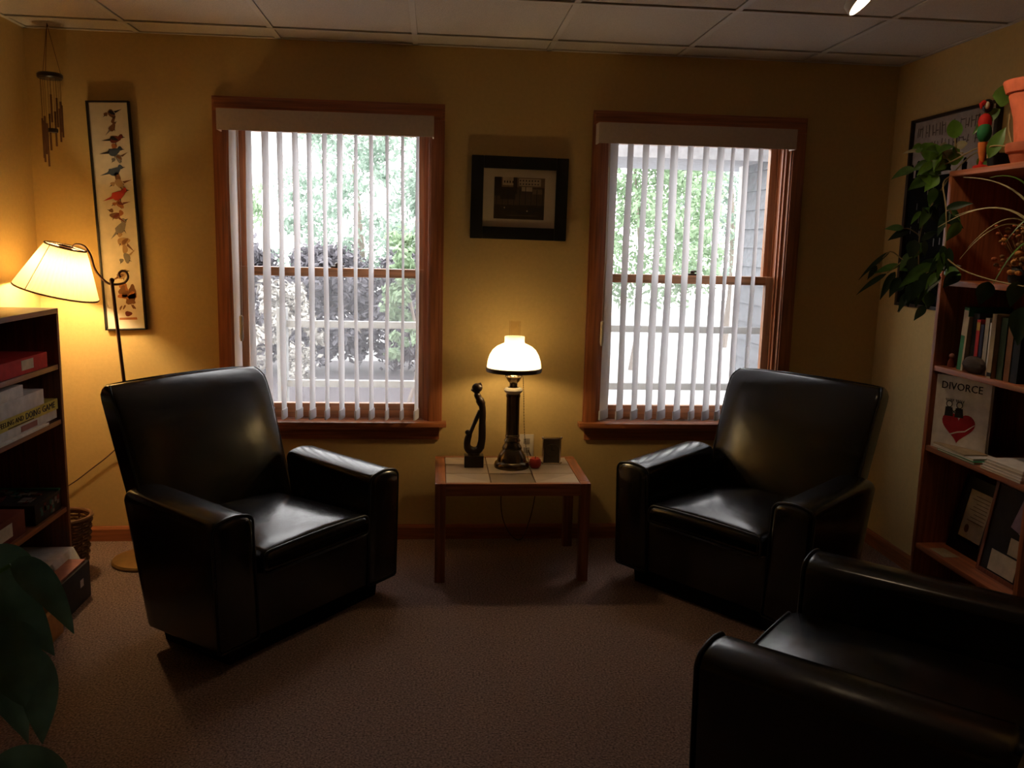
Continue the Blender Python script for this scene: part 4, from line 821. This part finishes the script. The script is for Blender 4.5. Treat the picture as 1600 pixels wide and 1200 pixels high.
# umbrella plant
UX, UY = 1.905, -1.035
ump = thing('umbrella_plant', 'dark palmate-leaved plant trailing over the far side of the right bookcase', 'plant', (UX, UY, PT))
part('pot', MB().lathe([(0, 0), (.036, 0), (.044, .05), (.048, .052), (.048, .062), (.042, .062), (.040, .054), (0, .052)], 24, (UX, UY, PT)), M['potdark'], ump, True)
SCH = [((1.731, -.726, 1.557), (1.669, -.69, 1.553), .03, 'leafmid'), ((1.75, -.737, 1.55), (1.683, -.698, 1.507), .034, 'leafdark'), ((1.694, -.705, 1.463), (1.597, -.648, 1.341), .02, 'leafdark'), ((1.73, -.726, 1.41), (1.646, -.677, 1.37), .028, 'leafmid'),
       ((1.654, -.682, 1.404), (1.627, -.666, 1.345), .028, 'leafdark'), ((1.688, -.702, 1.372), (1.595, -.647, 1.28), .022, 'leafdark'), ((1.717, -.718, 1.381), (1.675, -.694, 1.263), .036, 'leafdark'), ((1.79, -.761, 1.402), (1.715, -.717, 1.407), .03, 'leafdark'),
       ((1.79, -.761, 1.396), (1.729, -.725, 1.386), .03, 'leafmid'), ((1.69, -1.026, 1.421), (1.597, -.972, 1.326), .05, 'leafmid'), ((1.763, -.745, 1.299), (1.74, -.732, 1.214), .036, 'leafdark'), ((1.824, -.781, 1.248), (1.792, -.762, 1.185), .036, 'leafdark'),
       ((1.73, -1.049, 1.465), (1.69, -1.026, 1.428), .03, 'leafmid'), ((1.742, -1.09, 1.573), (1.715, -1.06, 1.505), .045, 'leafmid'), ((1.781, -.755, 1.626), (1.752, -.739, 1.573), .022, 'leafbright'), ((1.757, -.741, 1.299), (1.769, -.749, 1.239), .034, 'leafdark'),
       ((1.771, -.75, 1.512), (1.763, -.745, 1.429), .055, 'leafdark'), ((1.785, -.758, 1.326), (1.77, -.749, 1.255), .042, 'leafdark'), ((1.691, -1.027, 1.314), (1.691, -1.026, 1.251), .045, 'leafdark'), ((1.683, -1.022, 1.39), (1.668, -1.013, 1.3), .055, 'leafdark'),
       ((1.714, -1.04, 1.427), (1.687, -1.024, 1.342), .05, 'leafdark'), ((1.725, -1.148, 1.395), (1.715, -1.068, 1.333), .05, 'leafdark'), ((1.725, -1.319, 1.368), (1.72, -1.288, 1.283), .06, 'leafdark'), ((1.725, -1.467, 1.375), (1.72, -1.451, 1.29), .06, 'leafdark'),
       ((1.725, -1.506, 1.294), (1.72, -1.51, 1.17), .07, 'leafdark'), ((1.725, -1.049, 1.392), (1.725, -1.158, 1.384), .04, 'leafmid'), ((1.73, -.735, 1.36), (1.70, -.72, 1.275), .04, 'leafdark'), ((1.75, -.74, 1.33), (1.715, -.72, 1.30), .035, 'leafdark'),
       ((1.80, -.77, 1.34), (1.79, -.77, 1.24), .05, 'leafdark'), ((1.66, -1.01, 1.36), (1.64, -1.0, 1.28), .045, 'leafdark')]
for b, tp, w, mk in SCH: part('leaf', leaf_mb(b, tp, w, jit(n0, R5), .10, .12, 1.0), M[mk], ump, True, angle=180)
R7 = random.Random(21)
for k, c_ in enumerate([(1.80, -.78, 1.63), (1.785, -.755, 1.50), (1.79, -.761, 1.40), (1.785, -.76, 1.32), (1.72, -1.03, 1.62), (1.722, -1.045, 1.48), (1.70, -1.03, 1.38), (1.80, -.82, 1.70), (1.76, -.75, 1.45)]):
    for q in range(4):
        a_ = R7.uniform(-2.6, .6); d_ = Vector((math.cos(a_) * .6 - .25, R7.uniform(-.3, .15), math.sin(a_) - .35)).normalized() * R7.uniform(.07, .11)
        b_ = Vector(c_) + Vector((R7.uniform(-.02, .02), R7.uniform(-.02, .02), R7.uniform(-.02, .02)))
        part('leaf', leaf_mb(b_, b_ + d_, R7.uniform(.026, .042), jit(n0, R5), .10, .12, 1.0), M['leafdark' if q else 'leafmid'], ump, True, angle=180)
for pts in ([(1.895, -1.02, 1.815), (1.87, -.94, 1.84), (1.83, -.86, 1.76), (1.80, -.78, 1.63), (1.785, -.755, 1.52), (1.79, -.761, 1.40), (1.785, -.76, 1.32), (1.80, -.765, 1.25)], [(1.785, -.755, 1.53), (1.75, -.738, 1.555), (1.731, -.726, 1.557)],
            [(1.79, -.761, 1.40), (1.74, -.73, 1.43), (1.694, -.705, 1.463), (1.66, -.685, 1.41)], [(1.74, -.73, 1.43), (1.715, -.717, 1.40), (1.69, -.704, 1.375)],
            [(1.83, -.86, 1.76), (1.74, -.96, 1.72), (1.72, -1.03, 1.62), (1.722, -1.045, 1.48), (1.70, -1.03, 1.40), (1.69, -1.026, 1.32)], [(1.722, -1.045, 1.45), (1.728, -1.15, 1.405), (1.728, -1.32, 1.375), (1.728, -1.50, 1.36)], [(1.70, -1.03, 1.40), (1.675, -1.015, 1.385)]):
    stem('stem', pts, .0026, M['stem'], ump)
# parrot
qx, qy = 1.800, -1.085
pr = thing('parrot_figurine', 'painted red and green wooden parrot standing on the right bookcase', 'figurine', (qx, qy, PT))
part('stand', MB().lathe([(0, 0), (.026, 0), (.026, .010), (.02, .014), (.008, .016), (.006, .03)], 20, (qx, qy, PT)), M['parrot_red'], pr, True)
part('tail', MB().tube([(qx + .004, qy, PT + .025), (qx + .002, qy, PT + .06), (qx, qy, PT + .095)], [.008, .015, .017], 10), M['parrot_orange'], pr, True)
part('tail_feather', MB().tube([(qx + .012, qy - .008, PT + .03), (qx + .012, qy - .010, PT + .075)], [.004, .010], 8), M['black'], pr, True)
part('wing', MB().ball((qx - .002, qy - .006, PT + .128), .036, .72, .6, 1.0, 14, 9), M['parrot_green'], pr, True)
part('body', MB().ball((qx, qy, PT + .165), .032, .75, .65, 1.0, 14, 9), M['parrot_red'], pr, True)
hd = part('head', MB().ball((qx + .004, qy, PT + .222), .024, .8, .8, 1.0, 14, 9), M['black'], pr, True)
part('cheek', MB().ball((qx - .006, qy - .012, PT + .222), .012, .8, .7, 1.1, 10, 6), M['cream'], hd, True); part('beak', MB().tube([(qx - .014, qy - .006, PT + .232), (qx - .028, qy - .010, PT + .224), (qx - .027, qy - .010, PT + .208)], [.010, .008, .002], 8), M['parrot_red'], hd, True)
# spider plant and dried flowers on the upper shelf
SX, SY, ZP = 1.845, -1.475, 1.360
spd = thing('spider_plant', 'spider plant with thin arching striped blades on the upper right shelf', 'plant', (SX, SY, ZP))
part('pot', MB().lathe([(0, 0), (.055, 0), (.068, .10), (.074, .104), (.074, .122), (.066, .122), (.062, .108), (0, .104)], 28, (SX, SY, ZP)), M['potdark'], spd, True)
cr = Vector((SX - .02, SY + .03, ZP + .12))
for mid, tip in (((1.80, -1.38, 1.70), (1.665, -1.205, 1.722)), ((1.78, -1.36, 1.66), (1.652, -1.199, 1.59)), ((1.80, -1.40, 1.74), (1.70, -1.30, 1.715)), ((1.77, -1.36, 1.66), (1.696, -1.225, 1.48)), ((1.765, -1.33, 1.64), (1.678, -1.214, 1.441)), ((1.76, -1.34, 1.69), (1.610, -1.172, 1.55)),
                 ((1.80, -1.50, 1.70), (1.70, -1.55, 1.55)), ((1.84, -1.45, 1.72), (1.76, -1.55, 1.62)), ((1.77, -1.40, 1.56), (1.735, -1.30, 1.31)), ((1.80, -1.44, 1.66), (1.70, -1.42, 1.50))):
    P = bez(cr, Vector(mid) * 1.12 - (cr + Vector(tip)) * .06, tip, 14); secs = []
    for i, p in enumerate(P):
        tg = (P[min(i + 1, 14)] - P[max(i - 1, 0)]).normalized(); sd = tg.cross(Vector((-.3, -.4, .85))).normalized(); wd = .0062 * (1 - (i / 14) ** 2 * .9); secs.append([p - sd * wd + Vector((0, 0, .002)), p, p + sd * wd + Vector((0, 0, .002))])
    part('blade', MB().loft(secs, closed=False), M['leafpale'] if tip[0] < 1.7 else M['leafmid'], spd, True, angle=180)
dx, dy = 1.835, -1.32
dry = thing('dried_flowers', 'bunch of orange and tan dried flowers on the upper right shelf', 'dried flowers', (dx, dy, ZP))
part('vase', MB().lathe([(0, 0), (.030, 0), (.038, .02), (.034, .045), (.026, .055), (.030, .062)], 20, (dx, dy, ZP)), M['potdark'], dry, True)
R6 = random.Random(4); stm = MB(); fa, fb, fc = MB(), MB(), MB()
for k in range(90):
    e = Vector((dx + R6.uniform(-.065, .045), dy + R6.uniform(-.085, .075), ZP + R6.uniform(.035, .20)))
    stm.tube([(dx + R6.uniform(-.008, .008), dy + R6.uniform(-.008, .008), ZP + .05), e], .0008, 4); [fa, fb, fc][k % 3].ball(e, R6.uniform(.005, .011), 1, 1, .8, 7, 5)
part('dry_stems', stm, M['dryC'], dry, True)['kind'] = 'stuff'
for m_, k in ((fa, 'dryA'), (fb, 'dryB'), (fc, 'dryC')): part('flower_heads', m_, M[k], dry, True)['kind'] = 'stuff'
for ox, oy, oz in ((-.05, -.04, .075), (-.055, -.06, .105), (-.03, -.075, .06)): part('rose_head', MB().ball((dx + ox, dy + oy, ZP + oz), .015, 1, 1, .85, 12, 8).lathe([(.007, .010), (.010, .016)], 10, (dx + ox, dy + oy, ZP + oz)), M['dryA'], dry, True)

# broad-leaved floor plant in the near left corner
QX, QY = -1.18, -2.70
lily = thing('broad_leaf_plant', 'large dark broad-leaved potted plant in the near left corner', 'plant', (QX, QY, 0))
part('pot', MB().lathe([(0, 0), (.11, 0), (.14, .22), (.15, .225), (.15, .25), (.138, .25), (.132, .235), (0, .23)], 32, (QX, QY, 0)), M['terradark'], lily, True)
nl = Vector((.25, -.80, .55))
LIL = [((-.915, -2.611, .872), (-.826, -2.583, .727), .055, .35, .8), ((-.975, -2.63, .835), (-.858, -2.594, .690), .085, .30, .9), ((-.880, -2.600, .705), (-.886, -2.603, .520), .062, .05, .9), ((-.965, -2.626, .765), (-.908, -2.609, .525), .08, .12, 1.0), ((-.965, -2.626, .470), (-.848, -2.59, .452), .075, .30, .7), ((-.90, -2.70, .80), (-.855, -2.72, .66), .10, .2, .8), ((-1.0, -2.55, .86), (-.93, -2.50, .70), .11, .3, .75)]
for b, tp, w, dr, sh_ in LIL:
    lf = part('leaf', leaf_mb(b, tp, w, nl, dr, .30, sh_, 14), M['leaflily'], lily, True, angle=180)
    part('stalk', MB().tube(bez((QX + .02, QY + .01, .23), (QX + .06, QY + .02, b[2] * .9), b, 8), [.006] * 5 + [.004] * 4, 6), M['leafmid'], lf, True)
part('soil', MB().lathe([(0, .232), (.133, .232)], 20, (QX, QY, 0)), M['soil'], lily, True)

# ------------------------------------------------------------------ ceiling lamp
cl = thing('ceiling_spotlight', 'small lit round spotlight tilted below the ceiling at the upper right', 'light', (1.245, -1.17, H))
dirv = Vector((.60, -.40, -.70)).normalized(); Q = Vector((0, 0, -1)).rotation_difference(dirv).to_matrix().to_4x4(); TM = Matrix.Translation((1.262, -1.180, H - .040)) @ Q
part('mount_plate', MB().lathe([(0, 0), (.055, 0), (.055, -.012), (.02, -.02), (0, -.02)], 28, (1.235, -1.16, H)), M['bodywhite'], cl, True)
part('housing', MB().lathe([(.060, -.002), (.064, 0), (.058, .028), (.035, .042), (0, .046)], 32).tf(TM), M['bodywhite'], cl, True)
part('bulb', MB().lathe([(0, -.012), (.032, -.010), (.050, -.004), (.058, .004)], 32).tf(TM), M['bulbS'], cl, True)
sd = bpy.data.lights.new('spot_beam', 'SPOT'); sd.energy = 15.0; sd.color = (1.0, .72, .44); sd.spot_size = math.radians(105); sd.spot_blend = 1.0; sd.shadow_soft_size = .04
so = bpy.data.objects.new('spot_beam', sd); C.objects.link(so); so.parent = cl
so.matrix_world = Matrix.Translation(Vector((1.262, -1.180, H - .040)) + dirv * .025) @ Q
so.location = Vector((1.262, -1.180, H - .040)) + dirv * .025 - cl.location
